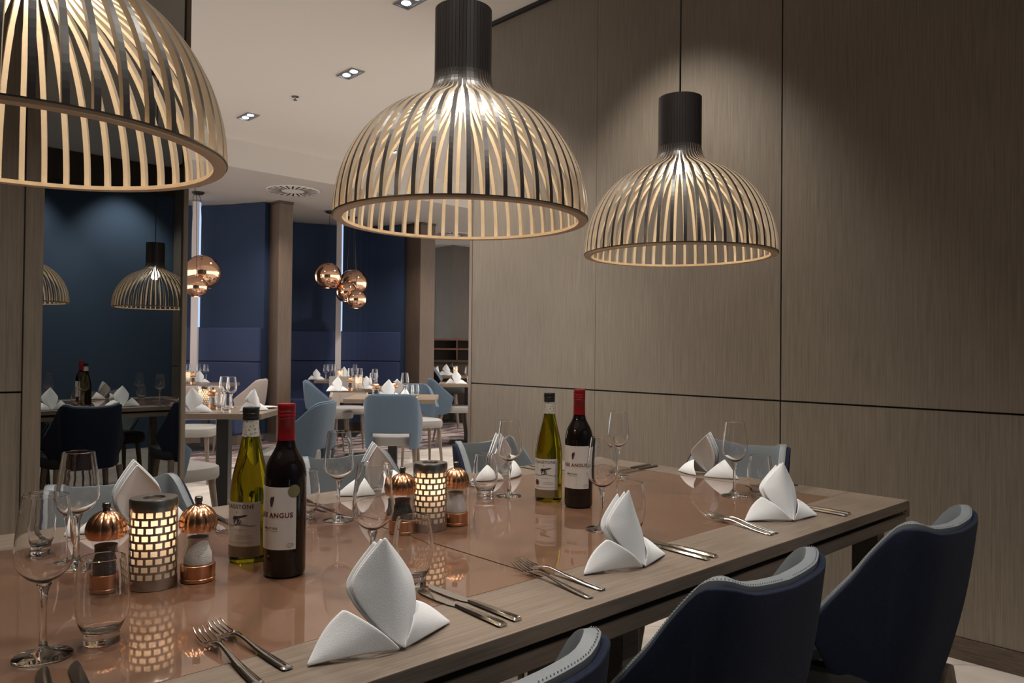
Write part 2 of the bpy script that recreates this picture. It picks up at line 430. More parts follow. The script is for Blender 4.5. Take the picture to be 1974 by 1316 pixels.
# wall holding the mirror
x0m, x1m = 0.781, 1.362
bm = bmesh.new()
add_box(bm, -3.2, 0.711, MY+0.012, MY+0.30, 0, CEIL, 1)
add_box(bm, -3.2, -0.5, MY, MY+0.0119, 0.086, JZ+0.02-g, 0); add_box(bm, -3.2, -0.5, MY, MY+0.0119, JZ+0.02+g, CEIL-0.001, 0)
add_box(bm, -0.494, 0.709, MY, MY+0.0119, 0.086, JZ+0.02-g, 0); add_box(bm, -0.494, 0.709, MY, MY+0.0119, JZ+0.02+g, CEIL-0.001, 0)
struct('wall_left', bm, ['wall_wood', 'black_gap'])
box_struct('trim_3', 'wall_wood', 0.7125, x0m, MY-0.012, MY+0.30, 0, CEIL-0.001, bevel=0.002)
box_struct('trim_4', 'wall_wood', x1m, x1m+0.022, MY-0.012, MY+0.30, 0, CEIL-0.001, bevel=0.002)
box_struct('wall_mirror_backing', 'black_gap', x0m+0.0005, x1m-0.0005, MY+0.016, MY+0.30, 0, CEIL-0.001)
box_struct('baseboard_left', 'base_wood', -3.2, 0.7, MY-0.01, MY+0.0119, 0, 0.083)
bm = bmesh.new(); add_box(bm, x0m+0.002, x1m-0.002, MY+0.004, MY+0.014, 0.02, CEIL-0.02)
tag(obj('mirror', bm, 'mirror'), 'tall smoked mirror panel in the wood wall, reflecting the laid table', 'mirror')

# unseen side of the room, met only in the mirror
box_struct('wall_front', 'room_blue', -3.2, WX+0.16, -1.95, -1.85, 0, CEIL)
box_struct('wall_side', 'wall_wood', -3.3, -3.2, -1.95, MY+0.3, 0, CEIL)
box_struct('trim_5', 'dark_wood', 0.3, WX, -1.85, -1.78, 2.95, CEIL-0.002)

# curved blue upholstered walls
def curve_path(pts, n=28):
    out = []; P = [Vector((*p, 0)) for p in pts]; P = [2*P[0]-P[1]] + P + [2*P[-1]-P[-2]]
    segs = len(P)-3
    for s in range(segs):
        for k in range(n//segs + (1 if s == segs-1 else 0)):
            t = k/(n//segs)
            a, b, c, d = P[s:s+4]
            out.append(0.5*((2*b) + (c-a)*t + (2*a-5*b+4*c-d)*t*t + (3*b-a-3*c+d)*t**3))
    return out

def curved_wall(name, pts, z0, z1, thick, mat, off=0.0, kind='structure', bevel=0.0):
    p = curve_path(pts); bm = bmesh.new(); rows = [[], [], [], []]
    for i, q in enumerate(p):
        t = (p[min(i+1, len(p)-1)]-p[max(i-1, 0)]).normalized(); nrm = Vector((t.y, -t.x, 0))
        if nrm.dot(Vector((_cy, _sy, 0))) > 0: nrm = -nrm       # towards the room
        a = q + nrm*off; b = q + nrm*(off-thick)
        rows[0].append((a.x, a.y, z0)); rows[1].append((a.x, a.y, z1)); rows[2].append((b.x, b.y, z1)); rows[3].append((b.x, b.y, z0))
    g_ = add_grid(bm, [list(c) for c in zip(*rows)], close=True)
    bm.faces.new([v for v in g_[0]]); bm.faces.new([v for v in g_[-1]][::-1])
    for f in bm.faces: f.smooth = False
    o = obj(name, bm, mat, bev=bevel)
    if kind: o['kind'] = kind
    return o
W1 = [(3.05, 10.55), (3.70, 10.06), (4.01, 9.69), (4.30, 9.10)]
W2 = [(4.62, 10.35), (5.27, 10.24), (5.72, 10.09), (6.20, 9.86), (6.50, 9.22)]
for nm, pts in (('wall_blue_1', W1), ('wall_blue_2', W2)):
    curved_wall(nm, pts, 0.10, LOWC-0.01, 0.12, 'blue_wall')
def sofa(name, pts, label):
    t = thing(name, label, 'banquette', (0, 0, 0), 0, 'banquettes along the curved blue walls')
    for part, z0, z1, th, off, bev in (('backrest', 0.42, 0.985, 0.06, 0.06, 0.012), ('headrest_panel', 0.995, 1.42, 0.05, 0.05, 0.012), ('seat', 0.12, 0.45, 0.42, 0.48, 0.03), ('plinth', 0.0, 0.12, 0.36, 0.42, 0.0)):
        o = curved_wall(part, pts, z0, z1, th, 'pillar_wood' if part == 'plinth' else 'blue_seat', off, None, bev); o.parent = t
    return t
sofa('banquette', [(3.25, 10.40), (3.70, 10.06), (4.01, 9.69), (4.29, 9.12)], 'blue velvet banquette on the curved wall left of the near brown pillar')
sofa('banquette', [(4.65, 10.34), (5.27, 10.24), (5.72, 10.09), (6.20, 9.86), (6.49, 9.26)], 'blue velvet banquette on the curved wall between the two brown pillars')

def column(px, py, D, w, label_side, name):  # pale slab with LED edge stands in for a lit gap between panels
    c = dist(px, py, D); bm = bmesh.new()
    rt = Vector((_sy, -_cy, 0)); fw = Vector((_cy, _sy, 0))
    def q(a, b, z): v = Vector((c.x, c.y, 0)) + rt*a + fw*b; return (v.x, v.y, z)
    def bx(a0, a1, b0, b1, z0, z1, mi):
        v = [bm.verts.new(q(a, b, z)) for z in (z0, z1) for a, b in ((a0, b0), (a1, b0), (a1, b1), (a0, b1))]
        for f in ((3, 2, 1, 0), (4, 5, 6, 7), (0, 1, 5, 4), (1, 2, 6, 5), (2, 3, 7, 6), (3, 0, 4, 7)):
            bm.faces.new([v[i] for i in f]).material_index = mi
    bx(-w/2, w/2, 0, 0.05, 0.0, LOWC-0.02, 0)
    bx(w/2+0.002, w/2+0.012, 0.02, 0.05, 1.42, LOWC-0.03, 1)
    struct(name, bm, ['white_panel', 'led'])
column(374, 600, 9.50, 0.082, 'right', 'trim_6')
column(652, 600, 10.85, 0.070, 'right', 'trim_7')

box_struct('pillar_1', 'pillar_wood', 4.385, 4.57, 8.89, 9.25, 0, LOWC-0.03, bevel=0.004)
box_struct('trim_8', 'dark_wood', 4.378, 4.577, 8.883, 9.257, LOWC-0.03, LOWC-0.001)
box_struct('pillar_2', 'pillar_wood', 6.56, 6.82, 8.90, 9.35, 0, LOWC-0.03, bevel=0.004)
box_struct('trim_9', 'dark_wood', 6.553, 6.827, 8.893, 9.357, LOWC-0.03, LOWC-0.001)
box_struct('wall_back_block', 'dark_wood', 8.40, 12.8, 10.45, 15.8, 0, LOWC-0.001)
box_struct('wall_back_niche', 'black_gap', 8.385, 8.40, 10.98, 11.25, 1.0, 2.45)

# ------------------------------------------------------------------ ceiling fixtures
def downlight(p, zc, label, rot=0.0, small=False):
    t = thing('ceiling_downlight', label, 'ceiling light', (p[0], p[1], zc), rot, 'recessed twin downlights')
    L_, Wd = (0.115, 0.058) if not small else (0.05, 0.05)
    bm = bmesh.new()
    for x0_, x1_, y0_, y1_ in ((-L_, L_, -Wd, -Wd+0.012), (-L_, L_, Wd-0.012, Wd), (-L_, -L_+0.012, -Wd+0.012, Wd-0.012), (L_-0.012, L_, -Wd+0.012, Wd-0.012)):
        add_box(bm, x0_, x1_, y0_, y1_, -0.008, -0.0005)
    if False: add_box(bm, -0.006, 0.006, -Wd+0.012, Wd-0.012, -0.008, -0.0005)
    obj('frame', bm, 'silver_frame', t)
    bm = bmesh.new(); add_box(bm, -L_+0.012, L_-0.012, -Wd+0.012, Wd-0.012, -0.002, -0.0006); obj('reflector', bm, 'silver_frame', t)
    for s in ((-1, 1) if not small else (0,)):
        bm = bmesh.new(); add_lathe(bm, [(0, -0.006), (0.026, -0.006), (0.030, -0.0025), (0, -0.0025)], 20, s*L_*0.46, 0); obj('lamp', bm, 'spotlamp', t)
    return t
downlight(at(675, 141, CEIL), CEIL, 'twin square recessed downlight, the one just left of the middle basket pendant', R(90))
downlight(at(478, 224, CEIL), CEIL, 'twin square recessed downlight, the farthest left on the pale ceiling', R(90))
downlight(at(793, 0, CEIL), CEIL, 'twin square recessed downlight cut by the top edge of the view', R(90))
downlight(at(764, 293, CEIL), CEIL, 'small recessed downlight seen through the slats of the middle pendant', R(8), True)
bm = bmesh.new(); p = at(569, 186, CEIL); add_lathe(bm, [(0, -0.03), (0.018, -0.03), (0.02, -0.022), (0.006, -0.02), (0.006, -0.006), (0.03, -0.004), (0.03, -0.0005), (0, -0.0005)], 16)
tag(obj('sprinkler', bm, 'brushed', loc=(p.x, p.y, CEIL)), 'tiny white sprinkler head on the ceiling between two downlights', 'sprinkler')

def vent(px, py, label):
    p = at(px, py, LOWC); t = thing('ceiling_vent', label, 'vent', (p.x, p.y, LOWC), 0, 'round swirl vents in the lowered ceiling')
    bm = bmesh.new(); add_lathe(bm, [(0.30, -0.0005), (0.30, -0.006), (0.285, -0.010), (0, -0.010), ], 40); obj('disc', bm, 'ceiling', t)
    bm = bmesh.new()
    for k in range(24):
        a = 2*PI*k/24; c, s = math.cos(a), math.sin(a); c2, s2 = math.cos(a+0.5), math.sin(a+0.5)
        pts = [(0.13*c, 0.13*s), (0.26*c+0.03*c2, 0.26*s+0.03*s2)]
        d = Vector((pts[1][0]-pts[0][0], pts[1][1]-pts[0][1])).normalized(); nx, ny = -d.y*0.009, d.x*0.009
        add_poly(bm, [(pts[0][0]-nx, pts[0][1]-ny, -0.0112), (pts[1][0]-nx, pts[1][1]-ny, -0.0112), (pts[1][0]+nx, pts[1][1]+ny, -0.0112), (pts[0][0]+nx, pts[0][1]+ny, -0.0112)])
    obj('slots', bm, 'black_gap', t, solid=0.002)
vent(565, 367, 'round swirl air vent in the ceiling above the near brown pillar')
vent(873, 452, 'round swirl air vent seen through the bottom slats of the middle pendant')

# ------------------------------------------------------------------ basket pendants
def pendant_proto():
    t = thing('pendant_lamp', '', 'pendant lamp', (0, 0, 0), 0, 'slatted basket pendants over the table')
    N = 50
    # centre line of a slat: (radius, height above the rim)
    key = [(0.296, 0.0), (0.2945, 0.03), (0.289, 0.065), (0.278, 0.105), (0.260, 0.145), (0.234, 0.185), (0.200, 0.221), (0.160, 0.250), (0.120, 0.269), (0.090, 0.285), (0.074, 0.303), (0.0675, 0.325), (0.0665, 0.36), (0.0665, 0.42), (0.0665, 0.49)]
    P = [Vector((k[0], k[1], 0)) for k in key]; PP = [2*P[0]-P[1]]+P+[2*P[-1]-P[-2]]
    path = []
    for s in range(len(P)-1):
        a, b, c, d = PP[s:s+4]
        for k in range(3):
            tt = k/3; path.append(0.5*((2*b)+(c-a)*tt+(2*a-5*b+4*c-d)*tt*tt+(3*b-a-3*c+d)*tt**3))
    path.append(P[-1])
    bm = bmesh.new()
    for i in range(N):
        a = 2*PI*i/N; ca, sa = math.cos(a), math.sin(a)
        prev = None
        for j, q in enumerate(path):
            tg = (path[min(j+1, len(path)-1)]-path[max(j-1, 0)]).normalized()
            nr = Vector((tg.y, -tg.x)) ; th = 0.0095                      # outward normal in (r, z)
            hw = 0.0045 if q.y < 0.25 else 0.0038
            vs = []
            for (off, sgn) in ((0, -1), (0, 1), (-th, 1), (-th, -1)):
                r_ = q.x + nr.x*off; z_ = q.y + nr.y*off; w_ = hw*sgn
                vs.append(bm.verts.new((r_*ca - w_*sa, r_*sa + w_*ca, z_)))
            if prev:
                for k in range(4):
                    f = bm.faces.new((prev[k], prev[(k+1) % 4], vs[(k+1) % 4], vs[k])); f.material_index = 1 if (k == 0 or q.y > 0.335) else 0
            else: bm.faces.new(vs[::-1])
            prev = vs
        bm.faces.new(prev).material_index = 1
    o = obj('shade_slats', bm, ['slat_in', 'slat_out'], t)
    bm = bmesh.new()   # flat birch ring inside the rim
    add_lathe(bm, [(0.2930, -0.0075), (0.2950, -0.0004), (0.2735, -0.0004), (0.2735, -0.0075), (0.2930, -0.0075)], 120)
    add_lathe(bm, [(0.2952, -0.0024), (0.2964, -0.0024), (0.2964, -0.0002), (0.2952, -0.0002), (0.2952, -0.0024)], 120, mi=1); obj('rim_ring', bm, ['ply_ring', 'slat_out'], t)
    bm = bmesh.new(); add_lathe(bm, [(0.0555, 0.475), (0.0555, 0.487), (0, 0.487)], 32); obj('top_disc', bm, 'slat_out', t, solid=0.004)
    bm = bmesh.new(); add_lathe(bm, [(0, 0.45), (0.021, 0.45), (0.024, 0.44), (0.024, 0.345), (0.021, 0.335), (0, 0.335)], 24); obj('lamp_holder', bm, 'copper_tube', t)
    bm = bmesh.new(); add_lathe(bm, [(0, 0.255), (0.02, 0.259), (0.030, 0.272), (0.031, 0.288), (0.024, 0.305), (0.014, 0.320), (0.013, 0.334), (0, 0.334)], 20); obj('bulb', bm, 'bulb', t)
    return t
ZR = 1.468
pend = pendant_proto()
CORD_TOP = CEIL
def place_pendant(o, x, label, rz):
    o.location = (x, 1.39, ZR); o.rotation_euler = (0, 0, rz); o['label'] = label
    bm = bmesh.new(); add_tube(bm, [(0, 0, 0.45), (0, 0, CEIL-ZR-0.03)], 0.0028, 8)
    obj('cord', bm, 'cord', o)
    bm = bmesh.new(); add_lathe(bm, [(0, CEIL-ZR-0.03), (0.05, CEIL-ZR-0.03), (0.055, CEIL-ZR-0.025), (0.055, CEIL-ZR-0.001), (0, CEIL-ZR-0.001)], 24)
    obj('canopy', bm, 'slat_out', o)
    lamp_light('bulb_light', 'POINT', (x, 1.39, ZR+0.24), 2.8, (1.0, 0.86, 0.66), 0.03)
p2 = dup(pend, (0, 0, 0), 0, ''); p3 = dup(pend, (0, 0, 0), 0, '')
place_pendant(pend, 0.262, 'large black and birch slatted basket pendant, nearest, cut by the left edge', 0.02)
place_pendant(p2, 1.141, 'black and birch slatted basket pendant in the middle of the row', 0.05)
place_pendant(p3, 2.022, 'black and birch slatted basket pendant nearest the panelled wall', 0.03)

# ------------------------------------------------------------------ copper globe pendants
def globe_bm(r):
    bm = bmesh.new(); prof = []
    a0 = R(-62)
    for k in range(22):
        a = a0 + (R(88)-a0)*k/21; prof.append((r*math.cos(a), r*math.sin(a)))
    prof.append((0.012, r)); add_lathe(bm, prof, 48); return bm
def globe_thing(can_px, globes, label):
    c = at(can_px[0], can_px[1], LOWC)
    t = thing('globe_pendant', label, 'pendant lamp', (c.x, c.y, LOWC), 0, 'copper globe pendants')
    bm = bmesh.new(); add_lathe(bm, [(0, -0.035), (0.03, -0.034), (0.055, -0.026), (0.07, -0.012), (0.07, -0.001), (0, -0.001)], 28); obj('canopy', bm, 'cord', t)
    for (px, py, D, r) in globes:
        g = dist(px, py, D); l = (g.x-c.x, g.y-c.y, g.z-LOWC)
        b = obj('globe', globe_bm(r), 'copper_mirror', t, loc=l, solid=0.003, fix=False)
        bm = bmesh.new(); s = 1/max(1, 1)
        add_tube(bm, [(l[0], l[1], l[2]+r-0.002), (l[0]*0.5, l[1]*0.5, (l[2]+r)*0.12-0.03) if abs(l[0])+abs(l[1]) > 0.1 else (l[0]*0.6, l[1]*0.6, -0.06), (l[0]*0.1, l[1]*0.1, -0.033)], 0.003, 6)
        obj('cable', bm, 'cord', t)
        bm = bmesh.new(); add_lathe(bm, [(0, -0.03), (0.02, -0.026), (0.028, -0.01), (0.024, 0.012), (0.014, 0.03), (0, 0.03)], 16); q = obj('bulb', bm, 'glow_ball', b, loc=(0, 0, -r*0.45))
    return t
globe_thing((377, 354), [(379, 553, 8.35, 0.118), (366, 535, 8.75, 0.125)], 'two small mirrored copper globes on one canopy, lowest beside the mirror edge')
globe_thing((382, 370), [(391, 525, 8.7, 0.198)], 'large mirrored copper globe pendant hanging beside the mirror edge')
globe_thing((637, 407), [(632, 532, 10.0, 0.172)], 'mirrored copper globe pendant, leftmost of the far cluster')
globe_thing((679, 418), [(682, 546, 10.5, 0.195), (687, 577, 9.9, 0.128), (668, 563, 10.15, 0.14)], 'three mirrored copper globes on one canopy, right of the far cluster')

# ------------------------------------------------------------------ main table
TX0, TX1, TY0, TY1, TZ = -0.45, 2.315, 0.812, 1.973, 0.75
tb = thing('dining_table', 'long oak dining table with copper-coloured glass centre under the basket pendants', 'table', (0.95, 1.39, 0))
def loc_box(x0, x1, y0, y1, z0, z1, bevel=0.0, bm=None, mi=0):
    bm = bm or bmesh.new(); add_box(bm, x0-0.95, x1-0.95, y0-1.39, y1-1.39, z0, z1, mi, bevel); return bm
IY0, IY1, IX1 = 0.981, 1.822, 2.184
bm = bmesh.new()
for b in ((TX0, TX1, TY0, IY0), (TX0, TX1, IY1, TY1)): loc_box(*b, 0.724, TZ, 0.0015, bm)
obj('wood_border', bm, 'table_wood', tb)
obj('end_border', loc_box(IX1, TX1-0.0005, IY0+0.0003, IY1-0.0003, 0.7245, TZ-0.0002), 'table_wood_cross' if 'table_wood_cross' in M else 'table_wood', tb)
xs = [TX0+0.13, 1.006, IX1]
for a, b in zip(xs, xs[1:]):
    obj('glass_inlay', loc_box(a+0.0022, b-0.0022, IY0+0.0022, IY1-0.0022, 0.7265, TZ-0.0006, 0.0008), 'table_glass', tb)
obj('inlay_bed', loc_box(TX0+0.01, IX1-0.0005, IY0, IY1, 0.7246, 0.7260), 'black_gap', tb)
obj('shadow_gap', loc_box(TX0+0.05, TX1-0.05, TY0+0.045, TY1-0.045, 0.7125, 0.7238), 'black_gap', tb)
bm = bmesh.new()
loc_box(TX0+0.01, TX1-0.006, TY0+0.006, TY0+0.05, 0.682, 0.7122, 0.0015, bm); loc_box(TX0+0.01, TX1-0.006, TY1-0.05, TY1-0.006, 0.682, 0.7122, 0.0015, bm)
obj('side_rail', bm, 'rail_wood', tb)
bm = bmesh.new()
loc_box(TX1-0.05, TX1-0.006, TY0+0.051, TY1-0.051, 0.682, 0.712, 0.0015, bm); obj('cross_rail', bm, 'rail_wood', tb)
for cx in (0.955, 1.02):
    obj('cross_rail', loc_box(cx, cx+0.04, TY0+0.051, TY1-0.051, 0.684, 0.712), 'rail_wood', tb)
for lx in (-0.2, 0.900, 1.064, 2.17):
    for ly in (TY0+0.03, TY1-0.10):
        obj('leg', loc_box(lx, lx+0.045, ly, ly+0.07, 0, 0.6818, 0.002), 'rail_wood', tb)
# power socket plate at the table end
t = thing('socket_plate', 'small steel socket plate sticking out from the table end behind the nearest right chair', 'socket', (2.32, 0.87, 0.70))
bm = bmesh.new(); add_box(bm, 0.0, 0.16, -0.0015, 0.0015, -0.028, 0.012, bevel=0.0008); add_box(bm, 0.0, 0.16, -0.0015, 0.006, 0.010, 0.012)
obj('plate', bm, 'brushed', t)
for cx, w_ in ((0.018, 0.010), (0.048, 0.005), (0.070, 0.012), (0.098, 0.012), (0.125, 0.006)):
    bm = bmesh.new(); add_box(bm, cx-w_/2, cx+w_/2, -0.003, -0.0016, -0.010, 0.002 if w_ > 0.006 else -0.002); obj('hole', bm, 'black_gap', t)

# ------------------------------------------------------------------ chairs
def chair_proto(kind, outer, inner, seatm, legm):
    """faces +Y; back at -Y"""
    t = thing('dining_chair' if kind != 'beige' else 'dining_chair', '', 'chair')
    def smooth(K, n=3):
        P = [Vector(k) for k in K]; P = [2*P[0]-P[1]]+P+[2*P[-1]-P[-2]]; out = []
        for q in range(len(K)-1):
            a, b, c, d = P[q:q+4]
            for k in range(n):
                u = k/n; out.append(0.5*((2*b)+(c-a)*u+(2*a-5*b+4*c-d)*u*u+(3*b-a-3*c+d)*u**3))
        return out+[P[-2]]
    if kind == 'navy':
        T = [(0.0, -0.1981, 0.79), (0.0566, -0.1966, 0.793), (0.1092, -0.1903, 0.798), (0.1462, -0.1732, 0.81), (0.1599, -0.1404, 0.798), (0.1735, -0.0936, 0.741), (0.1872, -0.0577, 0.686), (0.2018, -0.0234, 0.64), (0.2174, 0.0062, 0.598), (0.2301, 0.0281, 0.564)]
        B = [(0.0, -0.118, 0.395), (0.05, -0.117, 0.395), (0.09, -0.113, 0.395), (0.115, -0.102, 0.395), (0.13, -0.088, 0.395), (0.14, -0.072, 0.396), (0.148, -0.058, 0.4), (0.154, -0.044, 0.406), (0.16, -0.032, 0.414), (0.163, -0.018, 0.428)]
    else:
        T = [(0.0, -0.262, 0.815), (0.07, -0.259, 0.816), (0.130, -0.248, 0.815), (0.172, -0.222, 0.806), (0.192, -0.185, 0.780), (0.200, -0.145, 0.742), (0.206, -0.100, 0.700), (0.211, -0.055, 0.662), (0.214, -0.015, 0.628), (0.216, 0.020, 0.594)]
        B = [(0.0, -0.195, 0.375), (0.07, -0.194, 0.375), (0.128, -0.186, 0.375), (0.168, -0.165, 0.375), (0.186, -0.140, 0.375), (0.192, -0.112, 0.378), (0.196, -0.085, 0.384), (0.199, -0.060, 0.392), (0.201, -0.040, 0.402), (0.203, -0.020, 0.418)]
    T = smooth(T); B = smooth(B)
    NR = 10
    def pt(i, s, sgn, off=0.0, cut=False):
        a, b = B[i], T[i]; p = a.lerp(b, s)
        lo, hi = max(i-1, 0), min(i+1, len(T)-1)
        d = B[hi].lerp(T[hi], s)-B[lo].lerp(T[lo], s); v = Vector((d.y, -d.x)); v.normalize()
        if i == 0: v = Vector((0, -1))
        bow = 0.012*math.sin(PI*s)*(1 if i < 12 else 0.4)
        return (sgn*(p.x+v.x*(off+bow)), p.y+v.y*(off+bow), p.z)
    idx = list(range(len(T)))
    cols = [(i, -1) for i in idx[:0:-1]] + [(i, 1) for i in idx]
    def shell(off, s0, s1, notch):
        bm = bmesh.new(); g_ = {}
        ss = [s0 + (s1-s0)*j/NR for j in range(NR+1)]
        for ci, (i, sg) in enumerate(cols):
            for j, s in enumerate(ss): g_[ci, j] = bm.verts.new(pt(i, s, sg, off))
        for ci in range(len(cols)-1):
            for j in range(NR):
                if j < notch and max(cols[ci][0], cols[ci+1][0]) <= 7: continue
                f = bm.faces.new((g_[ci, j], g_[ci+1, j], g_[ci+1, j+1], g_[ci, j+1])); f.smooth = True
        bmesh.ops.delete(bm, geom=[v for v in bm.verts if not v.link_faces], context='VERTS')
        return bm
    notch = 3 if kind != 'navy' else 0
    o = obj('outer_shell', shell(0.0125, 0.008, 0.975, notch), outer, t, solid=0.013, bev=0.003)
    o = obj('inner_shell', shell(-0.005, 0.0, 1.0, notch), inner, t, solid=0.022, bev=0.006)
    if kind == 'navy':
        for sgn in (-1, 1):
            bm = bmesh.new()
            pts = [Vector(pt(i, 1.0, sgn, 0.002)) + Vector((0, 0, -0.0034)) for i in range(1, len(T))]
            for a, b in zip(pts, pts[1:]):
                n_ = max(1, round((b-a).length/0.006))
                for k in range(n_):
                    p_ = a.lerp(b, k/n_)+Vector((0, 0, -0.0012)); add_box(bm, p_.x-0.0006, p_.x+0.0006, p_.y-0.0006, p_.y+0.0006, p_.z+0.0035, p_.z+0.0062)
            obj('stitching', bm, 'stitch', t)
    # seat cushion
    bm = bmesh.new(); rows = []
    outline = []
    for k in range(40):
        a = 2*PI*k/40; c, s = math.cos(a), math.sin(a)
        e = 0.55
        x = math.copysign(abs(c)**e, c)*(0.222+0.018*(s > 0)*s); y = 0.045+math.copysign(abs(s)**e, s)*0.225
        outline.append((x, y))
    if kind == 'navy': outline = [(x, y+0.05) for x, y in outline]
    for z_, k in ((0.40, 0.90), (0.402, 0.97), (0.415, 1.0), (0.455, 1.0), (0.47, 0.985), (0.478, 0.93), (0.481, 0.7), (0.482, 0.3)):
        rows.append([(x*k*(0.80+0.20*min(1, max(0, (y+0.18)/0.25))), (y-0.045)*k+0.045, z_) for x, y in outline])
    g_ = add_grid(bm, rows, close=True); bm.faces.new(g_[0][::-1]); f = bm.faces.new(g_[-1])
    obj('seat', bm, seatm, t)
    for sx in (-1, 1):
        for sy, yb, yt in ((1, 0.235, 0.19), (-1, -0.185, -0.115)):
            bm = bmesh.new()
            top = Vector((sx*0.175, yt, 0.41)); bot = Vector((sx*(0.205), yb, 0.0))
            add_tube(bm, [bot, bot.lerp(top, 0.5), top], [0.011, 0.016, 0.021], 12)
            obj('leg', bm, legm, t)
    return t

chair_n = chair_proto('navy', 'navy', 'grey_leather', 'seat_dark', 'leg_wood')
chair_b = chair_proto('blue', 'steel_blue', 'steel_blue', 'seat_grey', 'leg_wood')
chair_w = chair_proto('beige', 'beige_fab', 'beige_fab', 'seat_grey', 'leg_wood')
GN = 'navy backed chairs around the main table'
def first(o, loc, rz, label, group):
    o.location = loc; o.rotation_euler = (0, 0, rz); o['label'] = label; o['group'] = group
first(chair_n, (1.872, 0.757, 0), R(-2), 'navy backed chair at the near side, farthest right, by the table end', GN)
for loc, rz, lb in (
    ((1.211, 0.812, 0), R(-1), 'navy backed chair at the near side, middle of the three seen from behind'),
    ((0.60, 0.805, 0), R(-1), 'navy backed chair at the near side, only its grey wing tip rising in view'),
    ((0.63, 2.045, 0), R(180), 'pale grey lined chair across the table, in front of the mirror'),
    ((1.37, 2.115, 0), R(180), 'pale grey lined chair across the table, behind the middle wine glass'),
    ((2.04, 2.145, 0), R(183), 'pale grey lined chair across the table, beside the end of the panelled wall'),
    ((2.635, 1.60, 0), R(92), 'pale grey lined chair at the head of the table against the panelled wall'),
):
    o = dup(chair_n, loc, rz, lb, GN)
    if loc[0] > 2.6: o.scale = (1.12, 1, 1)
UR = 50.0   # heading of the small tables' depth direction
GB = 'steel blue chairs at the small tables'
def fl(px, py): p_ = at(px, py, 0); return (p_.x, p_.y, 0)
first(chair_b, fl(757, 950), R(UR-90), 'steel blue chair seen square from behind, centre of the far room', GB)
for loc, rz, lb in (
    (fl(560, 1005), R(UR-6), 'steel blue chair with its back beside the red wine cap, facing left'),
    (fl(632, 874), R(UR-180+12), 'steel blue chair facing right, left of the middle small tables'),
    (fl(866, 856), R(UR-180+8), 'steel blue chair facing right, beside the end of the panelled wall'),
    (fl(801, 898), R(UR+90+20), 'steel blue chair on the far side of the centre table, behind the tumblers'),
    (fl(312, 1060), R(-75), 'steel blue chair with pale seat showing just right of the mirror'),
): dup(chair_b, loc, rz, lb, GB)
o = dup(chair_n, fl(846, 821), R(UR-180), 'tall dark blue chair far back, half hidden by the second brown pillar', None, 1.27); o['group'] = 'far navy chair'
GW = 'beige chairs at the small tables'
first(chair_w, fl(463, 868), R(UR), 'beige chair in front of the blue banquette left of the near pillar', GW)
dup(chair_w, fl(672, 860), R(UR+90), 'beige chair showing beneath the table with the grey menu box', GW)
dup(chair_w, fl(372, 925), R(UR+90), 'beige chair under the small table beside the mirror', GW)

# ------------------------------------------------------------------ small tables
def cafe_table(loc, size, rz, label):
    t = thing('cafe_table', label, 'table', loc, R(rz), 'small square oak tables')
    s = size/2
    bm = bmesh.new(); add_box(bm, -s, s, -s, s, 0.715, 0.75, bevel=0.002); obj('tabletop', bm, 'bg_table', t)
    bm = bmesh.new(); add_box(bm, -0.04, 0.04, -0.04, 0.04, 0.012, 0.7149, bevel=0.003); obj('post', bm, 'black_metal', t)
    bm = bmesh.new(); add_box(bm, -0.22, 0.22, -0.22, 0.22, 0.0, 0.0119, bevel=0.002); obj('base_plate', bm, 'black_metal', t)
    return t
cafe_table((2.128, 5.067, 0), 0.70, 48, 'small oak table with napkins and candle, directly right of the mirror')
cafe_table((3.866, 5.62, 0), 0.76, 50, 'small oak table in front of the blue chair seen from behind')
cafe_table((4.62, 7.12, 0), 0.78, 50, 'small oak table carrying the grey menu box')
cafe_table((5.43, 9.12, 0), 0.62, 50, 'small oak table farthest back, between the two brown pillars')
cafe_table((3.52, 8.92, 0), 0.60, 50, 'small oak table under the left copper globes')
cafe_table((6.25, 7.45, 0), 0.72, 50, 'small oak table beside the end of the panelled wall')
cafe_table((7.93, 9.86, 0), 0.80, 50, 'small oak table far back right, near the shelves')

# ------------------------------------------------------------------ glassware
def wine_proto():
    t = thing('wine_glass', '', 'wine glass')
    bm = bmesh.new()
    prof = [(0.0055, 0.0975), (0.0115, 0.0995), (0.0205, 0.105), (0.0285, 0.1135), (0.0342, 0.123), (0.0362, 0.131), (0.0360, 0.142), (0.0346, 0.158), (0.0322, 0.178), (0.0294, 0.197), (0.0281, 0.206), (0.0273, 0.2118), (0.0272, 0.2125)]
    inner = [(max(0.0, r_-0.0013), z_+(0.0016 if k < 3 else 0.0)) for k, (r_, z_) in enumerate(prof)][::-1]
    add_lathe(bm, [(0, 0.0965)] + prof + [(0.0266, 0.2129)] + inner[:-1] + [(0, 0.0995)], 48); obj('bowl', bm, 'glass_solid', t)
    bm = bmesh.new()
    add_lathe(bm, [(0, 0.0), (0.034, 0.0), (0.0360, 0.001), (0.0345, 0.0025), (0.02, 0.0048), (0.010, 0.008), (0.0058, 0.013), (0.0044, 0.022), (0.0038, 0.045), (0.0040, 0.070), (0.0050, 0.084), (0.0075, 0.0920), (0.0090, 0.0955), (0, 0.0960)], 32); obj('stem', bm, 'glass_solid', t)
    return t
